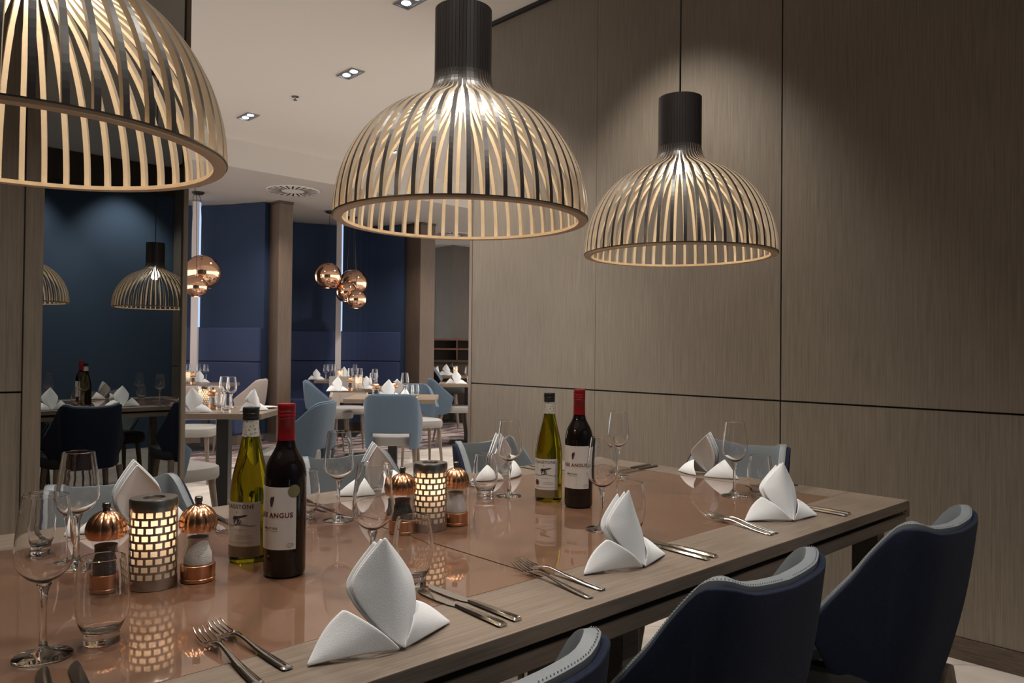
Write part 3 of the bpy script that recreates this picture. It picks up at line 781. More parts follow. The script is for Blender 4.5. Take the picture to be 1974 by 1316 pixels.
def tumbler_proto():
    t = thing('tumbler', '', 'glass')
    bm = bmesh.new()
    prof = [(0.0240, 0.016), (0.0272, 0.022), (0.0318, 0.034), (0.0347, 0.048), (0.0356, 0.062), (0.0348, 0.080), (0.0324, 0.098), (0.0302, 0.109), (0.0289, 0.1165), (0.0287, 0.1175)]
    inner = [(r_-0.0016, z_) for r_, z_ in prof][::-1]
    add_lathe(bm, [(0, 0), (0.0228, 0.0), (0.0240, 0.0012), (0.0232, 0.008)] + prof + [(0.0279, 0.1180)] + inner[:-1] + [(0.0205, 0.0180), (0.012, 0.0150), (0, 0.0145)], 48); obj('body', bm, 'glass_solid', t)
    return t
wine = wine_proto(); tum = tumbler_proto()
GWN, GTU = 'wine glasses on the long table', 'tumblers on the long table'
first(wine, (0.250, 1.165, TZ), 0, 'wine glass nearest the camera, standing at the left edge', GWN)
for (x, y), lb in (
    ((0.398, 1.606), 'wine glass against the mirror, second from the left edge'),
    ((0.741, 1.135), 'wine glass behind the nearest white napkin, left of the tumbler'),
    ((0.966, 1.630), 'wine glass on the far side, right of the near red wine bottle'),
    ((1.374, 1.151), 'wine glass overlapping the label of the far red wine bottle'),
    ((1.493, 1.593), 'wine glass on the far side, left of the far white wine bottle'),
    ((1.990, 1.173), 'wine glass behind the right napkin, in front of the head chair'),
    ((1.997, 1.606), 'wine glass just right of the far red wine bottle cap, against the wall'),
): dup(wine, (x, y, TZ), random.random(), lb, GWN)
first(tum, (0.322, 1.170, TZ), 0, 'empty tumbler nearest the camera, right of the left wine glass', GTU)
for (x, y), lb in (
    ((0.367, 1.756), 'tumbler seen through the leftmost wine glass, by the mirror'),
    ((0.800, 1.098), 'tumbler directly behind the tip of the nearest napkin'),
    ((0.912, 1.695), 'tumbler just right of the near red wine bottle'),
    ((1.380, 1.075), 'tumbler behind the tip of the second napkin'),
    ((1.441, 1.636), 'tumbler in front of the far napkin, right of the copper mill'),
    ((2.025, 1.112), 'tumbler between the head napkin and the right near napkin'),
): dup(tum, (x, y, TZ), random.random(), lb, GTU)

# ------------------------------------------------------------------ candle lantern and mills
def lantern_proto():
    t = thing('candle_lantern', '', 'candle lantern', group='candle lanterns with brick pattern')
    r, h = 0.0385, 0.152
    bm = bmesh.new(); add_lathe(bm, [(0, 0.0), (r, 0.0), (r+0.0006, 0.001), (r+0.0006, 0.0165), (0, 0.0165)], 48); obj('foot_band', bm, 'brushed', t)
    bm = bmesh.new(); add_lathe(bm, [(r+0.0006, 0.1335), (r+0.0006, 0.149), (r-0.001, 0.152), (0.0185, 0.152), (0.0175, 0.150), (0.0175, 0.140), (r-0.002, 0.1335), (r+0.0006, 0.1335)], 48); obj('top_band', bm, 'brushed', t)
    bm = bmesh.new(); N, rows, z0, z1 = 16, 9, 0.0165, 0.1335
    dz = (z1-z0)/rows; bh = 0.0038
    def arc(a0, a1, za, zb, n):
        for k in range(n):
            b0, b1 = a0+(a1-a0)*k/n, a0+(a1-a0)*(k+1)/n
            ps = [(rr*math.cos(b), rr*math.sin(b), z_) for rr in (r-0.0012, r) for b, z_ in ((b0, za), (b1, za), (b1, zb), (b0, zb))]
            v = [bm.verts.new(q) for q in ps]
            for f in ((4, 5, 6, 7), (3, 2, 1, 0), (0, 1, 5, 4), (2, 3, 7, 6), (1, 2, 6, 5), (3, 0, 4, 7)): bm.faces.new([v[i] for i in f])
    for j in range(rows+1):
        za = z0+dz*j-bh/2; arc(0, 2*PI, max(za, z0), min(za+bh, z1), 48)
    for j in range(rows):
        for k in range(N):
            a = 2*PI*(k+0.5*(j % 2))/N; w_ = 0.056
            arc(a-w_, a+w_, z0+dz*j+bh/2, z0+dz*(j+1)-bh/2, 1)
    obj('brick_lattice', bm, 'brushed', t)
    bm = bmesh.new(); add_lathe(bm, [(0.0345, 0.017), (0.0345, 0.133)], 40); obj('frosted_glass', bm, 'frosted', t)
    bm = bmesh.new(); add_lathe(bm, [(0, 0.088), (0.005, 0.092), (0.0065, 0.099), (0.004, 0.110), (0, 0.119)], 12); obj('flame', bm, 'flame', t)
    bm = bmesh.new(); add_lathe(bm, [(0, 0.0168), (0.009, 0.0168), (0.009, 0.084), (0, 0.087)], 20); obj('candle', bm, 'plate', t)
    return t
lan = lantern_proto()
def lantern(o, x, y, rz, label, light=True, pw=0.42):
    o.location = (x, y, TZ); o.rotation_euler = (0, 0, rz); o['label'] = label
    if light: lamp_light('candle_light', 'POINT', (x, y, TZ+0.103), pw, (1.0, 0.66, 0.40), 0.008)
l2 = dup(lan, (0, 0, 0), 0, '')
lantern(lan, 0.462, 1.389, 0.1, 'lit steel brick-pattern candle lantern, nearest, between two copper mills at left')
lantern(l2, 1.080, 1.418, 0.3, 'lit steel brick-pattern candle lantern in the middle of the long table')

def mill_proto(kind):
    t = thing('pepper_mill' if kind == 'pepper' else 'salt_mill', '', 'mill', group='copper and glass mills')
    bm = bmesh.new(); add_lathe(bm, [(0, 0), (0.0285, 0), (0.0295, 0.001), (0.0295, 0.006), (0.0288, 0.0068), (0.0288, 0.008), (0.0295, 0.0088), (0.0295, 0.029), (0.0285, 0.030), (0, 0.030)], 40); obj('base', bm, 'copper', t)
    bm = bmesh.new(); add_lathe(bm, [(0.0275, 0.0302), (0.0270, 0.046), (0.0262, 0.052), (0.0215, 0.060), (0.0195, 0.068), (0.0205, 0.077), (0.0225, 0.0825), (0.0225, 0.0858)], 40); obj('glass_body', bm, 'glass', t)
    bm = bmesh.new(); add_lathe(bm, [(0, 0.0305), (0.0235, 0.0305), (0.0235, 0.046), (0.0195, 0.056), (0.0170, 0.066), (0.0178, 0.076), (0, 0.078)], 28); obj('filling', bm, 'pepper' if kind == 'pepper' else 'salt', t)
    bm = bmesh.new(); add_lathe(bm, [(0, 0.0860), (0.020, 0.0860), (0.0275, 0.0875), (0.0310, 0.0925), (0.0325, 0.0990), (0.0320, 0.1065), (0.0298, 0.1140), (0.0258, 0.1210), (0.0200, 0.1270), (0.0130, 0.1312), (0.0070, 0.1330), (0, 0.1335)], 96, lobes=12, amp=0.07, lobe_z=(0.088, 0.1315)); obj('dome', bm, 'copper', t)
    bm = bmesh.new(); add_lathe(bm, [(0, 0.1305), (0.0075, 0.1308), (0.0055, 0.1345), (0.0055, 0.1375), (0.0066, 0.1385), (0.0066, 0.146), (0.0055, 0.147), (0, 0.147)], 20); obj('knob', bm, 'knob', t)
    return t
pm = mill_proto('pepper'); sm = mill_proto('salt')
def put(o, x, y, label, rz=0, z=TZ): o.location = (x, y, z); o.rotation_euler = (0, 0, rz); o['label'] = label
put(pm, 0.395, 1.418, 'copper topped pepper mill left of the nearest candle lantern')
put(sm, 0.532, 1.372, 'copper topped salt mill right of the nearest candle lantern')
dup(pm, (1.009, 1.427, TZ), 0.4, 'copper topped pepper mill left of the middle candle lantern')
dup(sm, (1.153, 1.414, TZ), 0.4, 'copper topped salt mill right of the middle candle lantern')

# ------------------------------------------------------------------ wine bottles
def text_bm(txt, size, bold=0.0, shear=0.0, spacing=1.0):
    cu = bpy.data.curves.new('lettering', 'FONT'); cu.body = txt; cu.size = size; cu.align_x = 'CENTER'; cu.align_y = 'CENTER'
    cu.offset = bold; cu.shear = shear; cu.space_character = spacing; cu.resolution_u = 3
    o = bpy.data.objects.new('lettering_source', cu); COL.objects.link(o)
    bpy.context.view_layer.update()
    dg = bpy.context.evaluated_depsgraph_get()
    me = bpy.data.meshes.new_from_object(o.evaluated_get(dg))
    bm = bmesh.new(); bm.from_mesh(me)
    bpy.data.objects.remove(o); bpy.data.curves.remove(cu); bpy.data.meshes.remove(me)
    return bm
def wrap(bm, r, x0, z0, az):
    """bend a flat (x, y) drawing round a bottle; az is the facing heading"""
    es = [e for e in bm.edges if e.calc_length() > 0.004]
    if es: bmesh.ops.subdivide_edges(bm, edges=es, cuts=3)
    bmesh.ops.triangulate(bm, faces=bm.faces)
    for v in bm.verts:
        a = az + (v.co.x+x0)/r; z = v.co.y+z0
        v.co = Vector((r*math.cos(a), r*math.sin(a), z))
    return bm
def patch(r, az, ha, z0, z1, n=24, th=0.0004):
    bm = bmesh.new(); rows = []
    for rr, zz in ((r, z0), (r, z1), (r-th, z1), (r-th, z0)):
        rows.append([(rr*math.cos(az-ha+2*ha*k/n), rr*math.sin(az-ha+2*ha*k/n), zz) for k in range(n+1)])
    g_ = add_grid(bm, rows+[rows[0]]); bmesh.ops.remove_doubles(bm, verts=bm.verts, dist=1e-6)
    return bm
def disc2d(r, n=28):
    bm = bmesh.new(); c = bm.verts.new((0, 0, 0)); vs = [bm.verts.new((r*math.cos(2*PI*k/n), r*math.sin(2*PI*k/n), 0)) for k in range(n)]
    for k in range(n): bm.faces.new((c, vs[k], vs[(k+1) % n]))
    return bm
def shape2d(polys):
    bm = bmesh.new()
    for p_ in polys: bm.faces.new([bm.verts.new((x, y, 0)) for x, y in p_])
    return bm
def line2d(pts, w):
    bm = bmesh.new(); prev = None
    for i, (x, y) in enumerate(pts):
        a = Vector(pts[max(i-1, 0)]); b = Vector(pts[min(i+1, len(pts)-1)]); d = (b-a).normalized(); n_ = Vector((-d.y, d.x))*w/2
        cur = (bm.verts.new((x-n_.x, y-n_.y, 0)), bm.verts.new((x+n_.x, y+n_.y, 0)))
        if prev: bm.faces.new((prev[0], cur[0], cur[1], prev[1]))
        prev = cur
    return bm

def white_bottle(x, y, turn, seal, label, ha=1.0):
    t = thing('wine_bottle', label, 'bottle', (x, y, TZ), 0, 'white wine bottles with black caps')
    az = math.atan2(-y, -x) + turn; r = 0.0378
    bm = bmesh.new()
    add_lathe(bm, [(0, 0.004), (0.020, 0.0015), (0.033, 0.0), (0.0368, 0.003), (0.0378, 0.009), (0.0378, 0.122), (0.0372, 0.134), (0.0352, 0.150), (0.0318, 0.168), (0.0272, 0.188), (0.0222, 0.208), (0.0182, 0.226), (0.0158, 0.240), (0.0146, 0.252), (0.0142, 0.285), (0, 0.287)], 56)
    obj('glass_body', bm, 'green_glass', t)
    bm = bmesh.new(); add_lathe(bm, [(0.0161, 0.2375), (0.0153, 0.252), (0.0150, 0.271)], 36); obj('neck_label', bm, 'neck_label', t)
    bm = bmesh.new(); add_lathe(bm, [(0.0152, 0.2712), (0.0156, 0.2718), (0.0156, 0.277), (0.0150, 0.278), (0.0150, 0.2795), (0.0157, 0.2805), (0.0157, 0.2835), (0.0151, 0.2845), (0.0157, 0.2855), (0.0157, 0.2935), (0.0148, 0.2955), (0, 0.296)], 40); obj('screw_cap', bm, 'black_foil', t)
    lb = obj('front_label', patch(r+0.0007, az, ha, 0.0335, 0.117), 'label_white', t)
    obj('label_strip', patch(r+0.0007, az, ha, 0.0125, 0.0325), 'label_brown', t)
    rr = r+0.0010
    obj('lettering', wrap(text_bm('FLAGSTONE', 0.0108, 0.00012, 0, 1.08), rr, 0, 0.1085, az), 'ink', lb, fix=False)
    # cannon on its carriage, star above, ground line
    bm = shape2d([[(-0.012, -0.0005), (-0.010, -0.0045), (0.016, 0.003), (0.020, 0.0052), (0.0155, 0.0062), (0.0, 0.0035), (-0.008, 0.004)]])
    obj('drawing', wrap(bm, rr, 0, 0.0875, az), 'ink', lb, fix=False)
    for cx, cr in ((-0.004, 0.0052), (0.003, 0.0040)):
        n = 20; ring = [(cx+cr*math.cos(2*PI*k/n), cr*math.sin(2*PI*k/n)) for k in range(n+1)]
        obj('drawing', wrap(line2d(ring, 0.0014), rr, 0, 0.0805, az), 'ink', lb, fix=False)
    obj('drawing', wrap(shape2d([[(-0.010, -0.002), (-0.007, -0.002), (-0.001, 0.006), (-0.004, 0.006)], [(0.004, -0.003), (0.006, -0.003), (0.001, 0.006), (-0.001, 0.006)]]), rr, 0, 0.0805, az), 'ink', lb, fix=False)
    gl = [(-0.034+0.068*k/30, 0.0016*math.sin(k*0.33+2.2)) for k in range(31)]
    obj('drawing', wrap(line2d(gl, 0.0011), rr, 0, 0.0735, az), 'ink', lb, fix=False)
    star = []
    for k in range(10):
        q = 0.0020 if k % 2 == 0 else 0.0008; star.append((q*math.sin(PI*k/5), q*math.cos(PI*k/5)))
    obj('drawing', wrap(shape2d([star]), rr, -0.002, 0.0985, az), 'ink', lb, fix=False)
    sg = [(-0.012+0.026*k/36, 0.0020*math.sin(k*0.95)*(1-0.4*k/36)) for k in range(37)]
    obj('drawing', wrap(line2d(sg, 0.0005), rr, 0.002, 0.0650, az), 'ink_grey', lb, fix=False)
    for z_, a0, a1 in ((0.0535, -0.004, 0.026), (0.0495, -0.004, 0.030), (0.0405, -0.030, 0.030)):
        obj('drawing', wrap(line2d([(a0+(a1-a0)*k/16, 0) for k in range(17)], 0.0007), rr, 0, z_, az), 'ink_grey', lb, fix=False)
    if seal: obj('seal', wrap(disc2d(0.0075), r+0.0013, -0.024, 0.053, az), 'ink_red', lb, fix=False)
    return t
def red_bottle(x, y, turn, medal, label):
    t = thing('wine_bottle', label, 'bottle', (x, y, TZ), 0, 'red wine bottles with red caps')
    az = math.atan2(-y, -x) + turn; r = 0.0372
    bm = bmesh.new()
    add_lathe(bm, [(0, 0.004), (0.020, 0.0015), (0.032, 0.0), (0.0360, 0.003), (0.0372, 0.009), (0.0372, 0.176), (0.0366, 0.186), (0.0340, 0.199), (0.0292, 0.211), (0.0235, 0.221), (0.0185, 0.231), (0.0158, 0.243), (0.0148, 0.258), (0.0146, 0.300), (0, 0.302)], 56)
    obj('glass_body', bm, 'red_bottle', t)
    bm = bmesh.new(); add_lathe(bm, [(0.0163, 0.2435), (0.0156, 0.254), (0.0153, 0.280), (0.0156, 0.2805), (0.0156, 0.2835), (0.0151, 0.2845), (0.0158, 0.2855), (0.0158, 0.290), (0.0153, 0.291), (0.0158, 0.2925), (0.0158, 0.2965), (0.0153, 0.2975), (0.0158, 0.2985), (0.0158, 0.3075), (0.0150, 0.3100), (0, 0.3108)], 40); obj('foil_cap', bm, 'red_foil', t)
    ha = 1.22
    lb = obj('front_label', patch(r+0.0007, az, ha, 0.052, 0.163), 'label_white', t)
    rr = r+0.0010
    obj('lettering', wrap(text_bm('REE ANGUS', 0.0120, 0.00035, 0, 1.12), rr, 0.006, 0.1130, az), 'ink_red', lb, fix=False)
    obj('lettering', wrap(text_bm('MERLOT 2015', 0.0050, 0.0001), rr, -0.002, 0.0900, az), 'ink', lb, fix=False)
    for k in range(7):
        x0_ = -0.015+k*0.0042; obj('small_print', wrap(line2d([(x0_+0.0030*q/3, 0) for q in range(4)], 0.0012), rr, 0, 0.0855, az), 'ink_grey', lb, fix=False)
    # ragged leaf emblem
    bm = shape2d([[(-0.0045, 0.004), (-0.002, 0.010), (0.0005, 0.0095), (0.0045, 0.0115), (0.0040, 0.004), (0.0025, 0.000), (0.0010, -0.0065), (-0.0022, -0.0080), (-0.0035, -0.0045)]])
    obj('emblem', wrap(bm, rr, 0.002, 0.136, az), 'ink', lb, fix=False)
    n = 24; ring = [(0.0060*math.cos(2*PI*k/n), 0.0036*math.sin(2*PI*k/n)) for k in range(n+1)]
    obj('emblem', wrap(line2d(ring, 0.0006), rr, 0.036, 0.0600, az), 'ink_grey', lb, fix=False)
    for x0_ in (-0.0028, 0.0, 0.0028): obj('small_print', wrap(line2d([(x0_, -0.0016), (x0_+0.0006, 0.0016)], 0.0008), rr, 0.036, 0.0600, az), 'ink_grey', lb, fix=False)
    if medal: obj('medal_sticker', wrap(disc2d(0.0112), r+0.0014, 0.0425, 0.156, az), 'medal', lb, fix=False)
    return t
white_bottle(0.658, 1.441, R(-34), False, 'green bottle of white wine with cannon label, nearest, left of the red wine', 1.13)
red_bottle(0.664, 1.306, R(-40), True, 'dark red wine bottle with red cap and green sticker, nearest')
white_bottle(1.535, 1.478, R(-18), True, 'green bottle of white wine with cannon label and red seal, farther along the table')
red_bottle(1.534, 1.366, R(-26), False, 'dark red wine bottle with red cap, farther along the table behind a wine glass')

# ------------------------------------------------------------------ napkins
def napkin_proto(seed, k=1.0):
    rnd = random.Random(seed)
    bm = bmesh.new()
    Fp = Vector((0, -0.026, 0.001))
    def leaf(back, grow, lean):
        rows = []; nt_, ns = 16, 12
        for j in range(nt_+1):
            t_ = j/nt_
            if t_ < 0.55: hw = 0.050*grow*(math.sin(t_/0.55*PI/2)**0.85)
            else: hw = 0.050*grow*(1-((t_-0.55)/0.45)**1.25)
            hw = max(hw, 0.0006)
            z_ = 0.003 + 0.142*grow*t_
            yc = -0.026 + 0.030*t_**0.8 + back + lean*t_*t_
            row = []
            for i in range(ns+1):
                s = -1+2*i/ns
                curl = 0.030*abs(s)**1.8*(0.35+0.65*min(1, t_*1.6))*min(1, hw/0.05)
                fold = -0.0025*math.exp(-((s-0.45)/0.12)**2)*(1-t_)
                row.append((s*hw + 0.004*math.sin(t_*3+seed) - 0.006*t_, yc+curl+fold, z_ + 0.002*math.sin(5*s+seed)*t_*(1-t_)*4))
            rows.append(row)
        add_grid(bm, rows)
    leaf(0.0, 1.0, 0.0); leaf(0.006, 0.975, 0.004); leaf(0.020, 0.93, 0.006)
    def wing(tip, ridge, sgn, spread):
        tip = Vector(tip); L_ = Vector(ridge); B_ = Vector((sgn*0.012, 0.055, 0.001)); n, m = 12, 8
        fr, bk = [], []
        for j in range(n+1):
            u = j/n
            rp = tip.lerp(L_, u); rp.z = L_.z*(u**1.15) + 0.008*math.sin(PI*u) + 0.0025; rp.y += 0.006*math.sin(PI*u)
            fb = tip.lerp(Fp, u); fb.z = 0.001+0.004*math.sin(PI*u*1.0)*spread; fb.y -= 0.004*math.sin(PI*u)
            bb = tip.lerp(B_, u); bb.z = 0.001; bb.y += 0.010*math.sin(PI*u)
            r1, r2 = [], []
            for i in range(m+1):
                q = i/m
                p_ = fb.lerp(rp, q); p_.y -= 0.010*math.sin(PI*q)*u; p_.z += 0.004*math.sin(PI*q)*u; r1.append(p_)
                p_ = bb.lerp(rp, q); p_.y += 0.010*math.sin(PI*q)*u; r2.append(p_)
            fr.append(r1); bk.append(r2)
        add_grid(bm, fr); add_grid(bm, bk)
    a = rnd.uniform(-0.01, 0.01)
    wing((-0.118, 0.018+a, 0.001), (-0.066, 0.012, 0.058), -1, 1.0)
    wing((0.112, 0.006-a, 0.001), (0.046, 0.014, 0.046), 1, 0.6)
    bmesh.ops.recalc_face_normals(bm, faces=bm.faces)
    return bm
def napkin(x, y, rz, label, seed, s=1.0, z=TZ, group='folded white napkins on the long table'):
    o = obj('napkin', napkin_proto(seed), 'napkin', loc=(x, y, z+0.001), rotz=rz, solid=0.0016, sub=1)
    o.scale = (s, s, s)
    return tag(o, label, 'napkin', group)
napkin(0.613, 0.890, R(0), 'folded white napkin standing nearest the camera', 1, 1.03)
napkin(1.185, 0.915, R(4), 'folded white napkin, second along the near side', 2, 1.0)
napkin(1.800, 0.918, R(-22), 'folded white napkin nearest the right table corner', 3, 0.97)
napkin(0.575, 1.885, R(180), 'folded white napkin in front of the mirror, behind the left mill', 4, 1.05)
napkin(1.225, 1.890, R(176), 'folded white napkin behind the middle wine glasses, far side', 5, 1.0)
napkin(1.665, 1.850, R(188), 'folded white napkin behind the tumbler left of the far bottles', 6, 1.0)
napkin(2.262, 1.430, R(92), 'folded white napkin at the head of the table by the wall', 7, 1.0)

# ------------------------------------------------------------------ cutlery
def fork_proto():
    bm = bmesh.new()
    def strip(sec):     # sec: (y, halfwidth, z, thick)
        rows = []
        for y, hw, z_, th in sec: rows.append([(-hw, y, z_+th*0.4), (-hw*0.6, y, z_+th), (hw*0.6, y, z_+th), (hw, y, z_+th*0.4), (hw*0.8, y, z_), (-hw*0.8, y, z_)])
        g_ = add_grid(bm, rows, close=True); bm.faces.new(g_[0][::-1]); bm.faces.new(g_[-1])
    strip([(-0.105, 0.0080, 0.0005, 0.0035), (-0.100, 0.0092, 0.0005, 0.0040), (-0.06, 0.0080, 0.001, 0.0040), (-0.02, 0.0050, 0.004, 0.0038), (0.010, 0.0032, 0.008, 0.0034), (0.030, 0.0034, 0.010, 0.0030), (0.040, 0.0070, 0.0095, 0.0024), (0.048, 0.0118, 0.0070, 0.0020), (0.058, 0.0128, 0.0045, 0.0018), (0.064, 0.0126, 0.0038, 0.0017)])
    for k in range(4):
        x = -0.0103+0.00687*k
        pts = [(x*1.0, 0.062, 0.0045), (x, 0.075, 0.0040), (x*0.98, 0.090, 0.0062), (x*0.94, 0.102, 0.0105), (x*0.92, 0.108, 0.0135)]
        add_tube(bm, pts, [0.0016, 0.0016, 0.0014, 0.0011, 0.0006], 6)
    return bm
def knife_proto(l=1.0):
    bm = bmesh.new(); rows = []
    for y, hw, z0_, th in ((-0.115, 0.0082, 0.0005, 0.0040), (-0.111, 0.0092, 0.0004, 0.0056), (-0.06, 0.0080, 0.0004, 0.0060), (-0.015, 0.0062, 0.0008, 0.0052), (0.0, 0.0045, 0.0015, 0.0040)):
        rows.append([(-hw, y, z0_+th*0.45), (-hw*0.6, y, z0_+th), (hw*0.6, y, z0_+th), (hw, y, z0_+th*0.45), (hw*0.7, y, z0_), (-hw*0.7, y, z0_)])
    g_ = add_grid(bm, rows, close=True); bm.faces.new(g_[0][::-1]); bm.faces.new(g_[-1])
    rows = []
    for y, x0_, x1_ in ((-0.001, -0.0045, 0.0045), (0.012, -0.0085, 0.0055), (0.05, -0.0105, 0.006), (0.085, -0.0095, 0.006), (0.102, -0.0060, 0.0055), (0.113, -0.0002, 0.0035)):
        rows.append([(x0_, y, 0.0022), (0.5*(x0_+x1_), y, 0.0030), (x1_, y, 0.0034), (x1_, y, 0.0020), (0.5*(x0_+x1_), y, 0.0014), (x0_, y, 0.0020)])
    g_ = add_grid(bm, rows, close=True); bm.faces.new(g_[0][::-1]); bm.faces.new(g_[-1])
    return bm
fork0 = tag(obj('fork', fork_proto(), 'steel', sub=1), '', 'fork', 'forks on the long table')
knife0 = tag(obj('knife', knife_proto(), 'steel', bev=0.0006), '', 'knife', 'knives on the long table')
used = {'f': False, 'k': False}
def cut(kind, x, y, rz, label, s=1.0, z=TZ, tilt=0.0):
    src = fork0 if kind == 'f' else knife0
    if used[kind]: o = src.copy(); COL.objects.link(o)
    else: o = src; used[kind] = True
    o.location = (x, y, z+0.0003); o.rotation_euler = (tilt, 0, rz); o.scale = (s, s, s); o['label'] = label
    return o
# near side, handles towards the camera side
cut('f', 0.427, 0.995, R(-3), 'left fork of the pair nearest the camera, at the bottom left', 1.02)
cut('f', 0.464, 1.012, R(3), 'right fork of the pair nearest the camera, left of the nearest napkin', 1.0)
cut('f', 0.990, 0.945, R(-8), 'left fork of the pair left of the second napkin', 1.03)
cut('f', 1.028, 0.960, R(-2), 'right fork of the pair left of the second napkin', 1.03)
cut('f', 1.645, 0.960, R(-14), 'left fork of the pair left of the right near napkin', 1.0)
cut('f', 1.672, 0.962, R(-16), 'right fork of the pair left of the right near napkin', 1.02)
cut('k', 0.783, 0.955, R(-2), 'left knife of the pair right of the nearest napkin', 1.0)
cut('k', 0.812, 0.958, R(0), 'right knife of the pair right of the nearest napkin', 1.0)
cut('k', 1.336, 0.955, R(-3), 'left knife of the pair right of the second napkin', 1.0)
cut('k', 1.364, 0.955, R(-3), 'right knife of the pair right of the second napkin', 1.0)
cut('k', 1.962, 0.950, R(-3), 'left knife of the pair right of the corner napkin', 1.0)
cut('k', 1.988, 0.953, R(-3), 'right knife of the pair right of the corner napkin', 1.0)
cut('k', 0.225, 1.010, R(-8), 'left knife with its tip at the bottom left corner', 1.0)
cut('k', 0.262, 1.000, R(-6), 'right knife with its tip below the nearest tumbler', 1.0)
# far side and head of the table
cut('f', 0.715, 1.755, R(172), 'left fork of the far pair right of the salt mill, by the white wine', 1.0)
cut('f', 0.752, 1.765, R(174), 'right fork of the far pair right of the salt mill, by the white wine', 1.0)
cut('k', 0.390, 1.872, R(176), 'knife on the far side at the left edge, beyond the leftmost wine glass', 1.0)
cut('k', 0.990, 1.840, R(180), 'left knife of the far pair behind the near red wine bottle', 1.0)
cut('k', 1.018, 1.840, R(178), 'right knife of the far pair behind the near red wine bottle', 1.0)
cut('k', 1.500, 1.850, R(186), 'left knife of the pair just right of the far copper mill', 1.0)
cut('k', 1.530, 1.850, R(184), 'right knife of the pair just right of the far copper mill', 1.0)
cut('f', 1.880, 1.860, R(172), 'left fork of the far pair left of the far bottles', 1.0)
cut('f', 1.925, 1.862, R(170), 'right fork of the far pair left of the far bottles', 1.0)
cut('k', 2.170, 1.650, R(95), 'left knife at the head of the table, right of the far bottles', 1.0)
cut('k', 2.170, 1.685, R(93), 'right knife at the head of the table, right of the far bottles', 1.0)
cut('f', 2.200, 1.150, R(84), 'left fork at the head of the table behind the corner napkin', 1.0)
cut('f', 2.205, 1.185, R(86), 'right fork at the head of the table behind the corner napkin', 1.0)

# ------------------------------------------------------------------ settings on the small tables
def on(px, py): p_ = at(px, py, 0.75); return p_.x, p_.y
BG = 'place settings on the small tables'
def bg(src, px, py, label, group, s=1.0):
    x, y = on(px, py); return dup(src, (x, y, 0.7502), random.random()*3, label, group, s)
def bgn(px, py, rz, label, s=1.0):
    x, y = on(px, py); return napkin(x, y, R(rz), label, int(px), s, 0.7502, 'folded white napkins on the small tables')
GW2, GT2 = 'wine glasses on the small tables', 'tumblers on the small tables'
# table beside the mirror
bg(lan, 393, 787, 'lit candle lantern on the small table right of the mirror', 'candle lanterns on the small tables')
bgn(371, 795, UR-90, 'napkin standing left of the candle lantern on the table beside the mirror', 1.1)
bgn(493, 792, UR-90+60, 'napkin standing behind the black capped bottle, right end of the table beside the mirror', 1.0)
bg(wine, 446, 786, 'wine glass on the table beside the mirror, just left of its right napkin', GW2)
bg(wine, 432, 784, 'wine glass right of the candle lantern on the table beside the mirror', GW2)
bg(tum, 437, 795, 'tumbler at the near edge of the table beside the mirror', GT2)
bg(tum, 424, 789, 'tumbler beside the candle lantern on the table beside the mirror', GT2)
bg(sm, 410, 788, 'salt mill right of the lantern on the table beside the mirror', 'mills on the small tables')
p_ = on(518, 786)
bm = bmesh.new(); add_lathe(bm, [(0, 0), (0.04, 0), (0.06, 0.004), (0.082, 0.011), (0.083, 0.012), (0.06, 0.006), (0, 0.003)], 36)
tag(obj('side_plate', bm, 'plate', loc=(p_[0]-0.03, p_[1]-0.01, 0.7502)), 'white side plate at the right corner of the table beside the mirror', 'plate')
# table under the left globes
bg(lan, 361, 739, 'lit candle lantern on the table under the left copper globes', 'candle lanterns on the small tables')
bgn(386, 738, UR-60, 'napkin in the middle of the table under the left copper globes', 1.0)
bg(wine, 362, 736, 'wine glass left of the napkin under the left copper globes', GW2)
bg(wine, 383, 735, 'wine glass behind the napkin under the left copper globes', GW2)
bg(wine, 397, 736, 'wine glass right of the napkin under the left copper globes', GW2)
bg(pm, 372, 741, 'pepper mill on the table under the left copper globes', 'mills on the small tables')
# centre table
bgn(751, 770, UR-90+20, 'napkin showing over the top of the blue chair seen from behind', 1.15)
bgn(764, 763, UR+100, 'napkin at the back of the centre small table', 1.05)
bg(pm, 725, 770, 'pepper mill left of the napkin above the blue chair back', 'mills on the small tables')
bg(sm, 759, 768, 'salt mill right of the napkin above the blue chair back', 'mills on the small tables')
bg(wine, 719, 767, 'wine glass left on the centre small table', GW2)
bg(wine, 780, 766, 'wine glass right on the centre small table', GW2)
bg(tum, 790, 768, 'tumbler at the right of the centre small table', GT2)
bg(tum, 800, 767, 'tumbler at the far right of the centre small table', GT2)
# menu box table
x, y = on(655, 750); bm = bmesh.new(); add_box(bm, -0.10, 0.10, -0.05, 0.05, 0, 0.13, bevel=0.003); bmesh.ops.delete(bm, geom=[f for f in bm.faces if f.calc_center_median().z > 0.1299 and abs(f.normal.z) > 0.9], context='FACES')
tag(obj('menu_box', bm, 'menu_box', loc=(x, y, 0.7502), rotz=R(UR-90), solid=0.003), 'grey open-topped menu box on the small table', 'box')
bgn(652, 754, UR-60, 'napkin leaning in front of the grey menu box', 1.0)
bg(lan, 691, 751, 'lit candle lantern right of the grey menu box', 'candle lanterns on the small tables')
bg(pm, 675, 753, 'pepper mill between the menu box and the lantern', 'mills on the small tables')
bgn(706, 750, UR-120, 'napkin right of the lantern beside the menu box', 0.95)
bg(wine, 693, 748, 'wine glass behind the lantern beside the menu box', GW2)
bg(wine, 722, 751, 'wine glass right of the lantern beside the menu box', GW2)
bg(wine, 675, 748, 'wine glass behind the pepper mill beside the menu box', GW2)
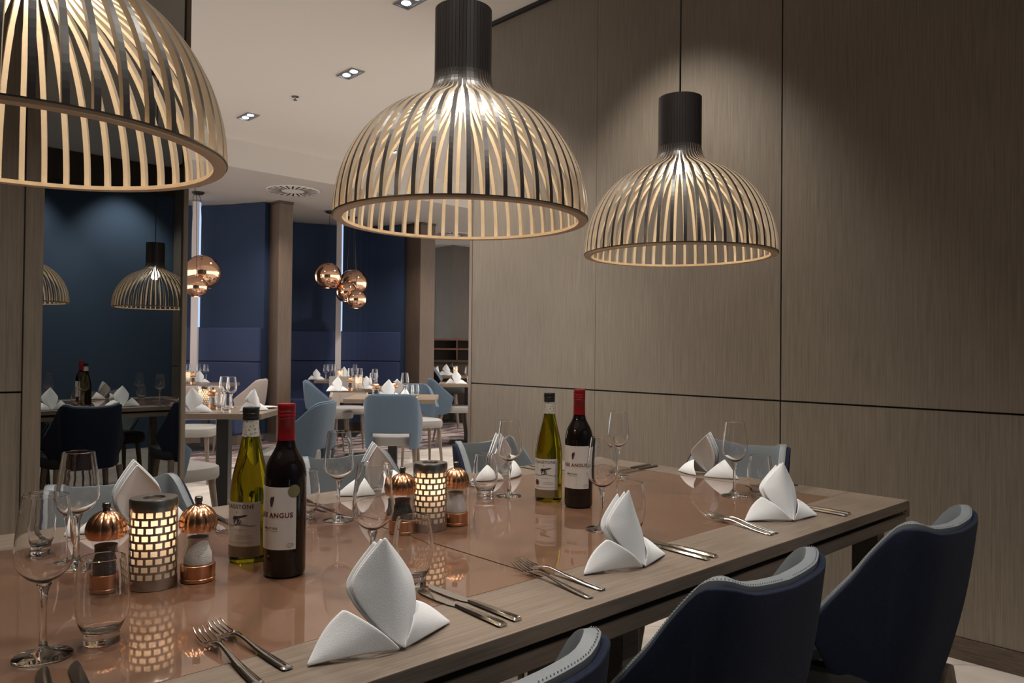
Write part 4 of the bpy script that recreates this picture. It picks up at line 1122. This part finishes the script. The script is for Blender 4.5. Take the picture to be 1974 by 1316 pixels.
# farthest table
bgn(611, 732, UR-70, 'small distant napkin at the left end of the farthest table', 1.0)
bgn(664, 731, UR-60, 'distant napkin behind the grey menu box', 1.2)
bg(wine, 637, 732, 'wine glass on the farthest table, right of its left napkin', GW2)
bg(wine, 628, 734, 'wine glass on the farthest table, nearest its left napkin', GW2)
bg(wine, 684, 733, 'wine glass on the farthest table, right of the lit white gap', GW2)
bg(wine, 643, 733, 'wine glass on the farthest table, in front of the lit white gap', GW2)
bg(lan, 656, 733, 'lit candle lantern on the farthest table', 'candle lanterns on the small tables')
# tables beside the wall end
bgn(880, 740, UR-90, 'napkin on the small table beside the end of the panelled wall', 1.15)
bgn(862, 724, UR-60, 'distant napkin left of the lantern on the far right table', 1.3)
bgn(845, 724, UR-20, 'distant napkin at the left end of the far right table', 1.1)
bg(lan, 878, 723, 'lit candle lantern on the far right table', 'candle lanterns on the small tables')
bg(wine, 870, 722, 'wine glass left on the far right table', GW2)
bg(wine, 887, 722, 'wine glass right of the lantern on the far right table', GW2)
bg(wine, 901, 739, 'wine glass on the table beside the end of the panelled wall', GW2)

for px, py in ((393, 787), (691, 751), (361, 739), (656, 733), (878, 723)):
    x, y = on(px, py); lamp_light('candle_light', 'POINT', (x, y, 0.853), 0.8, (1.0, 0.60, 0.35), 0.008)

# shelves far back
t = thing('shelf_unit', 'low brown shelf unit far back, left of the end of the panelled wall', 'shelf', (8.0, 10.0, 0), 0)
c = dist(868, 700, 13.0)
t.location = (c.x, c.y, 0); t.rotation_euler = (0, 0, R(UR-90))
for nm, b in (('top_board', (-0.7, 0.7, 0, 0.35, 1.33, 1.36)), ('middle_board', (-0.7, 0.7, 0, 0.35, 1.17, 1.20)), ('counter', (-0.72, 0.72, -0.02, 0.36, 0.96, 1.0)), ('carcass', (-0.7, 0.7, 0.02, 0.35, 0.0, 0.9598)), ('back_panel', (-0.7, 0.7, 0.33, 0.3499, 1.0, 1.33))):
    bm = bmesh.new(); add_box(bm, *b); obj(nm, bm, 'dark_wood' if nm in ('carcass', 'back_panel', 'counter') else 'shelf_wood', t)
for x_ in (-0.7, 0.1, 0.68):
    bm = bmesh.new(); add_box(bm, x_, x_+0.02, 0.001, 0.33, 1.0, 1.33); obj('divider', bm, 'shelf_wood', t)
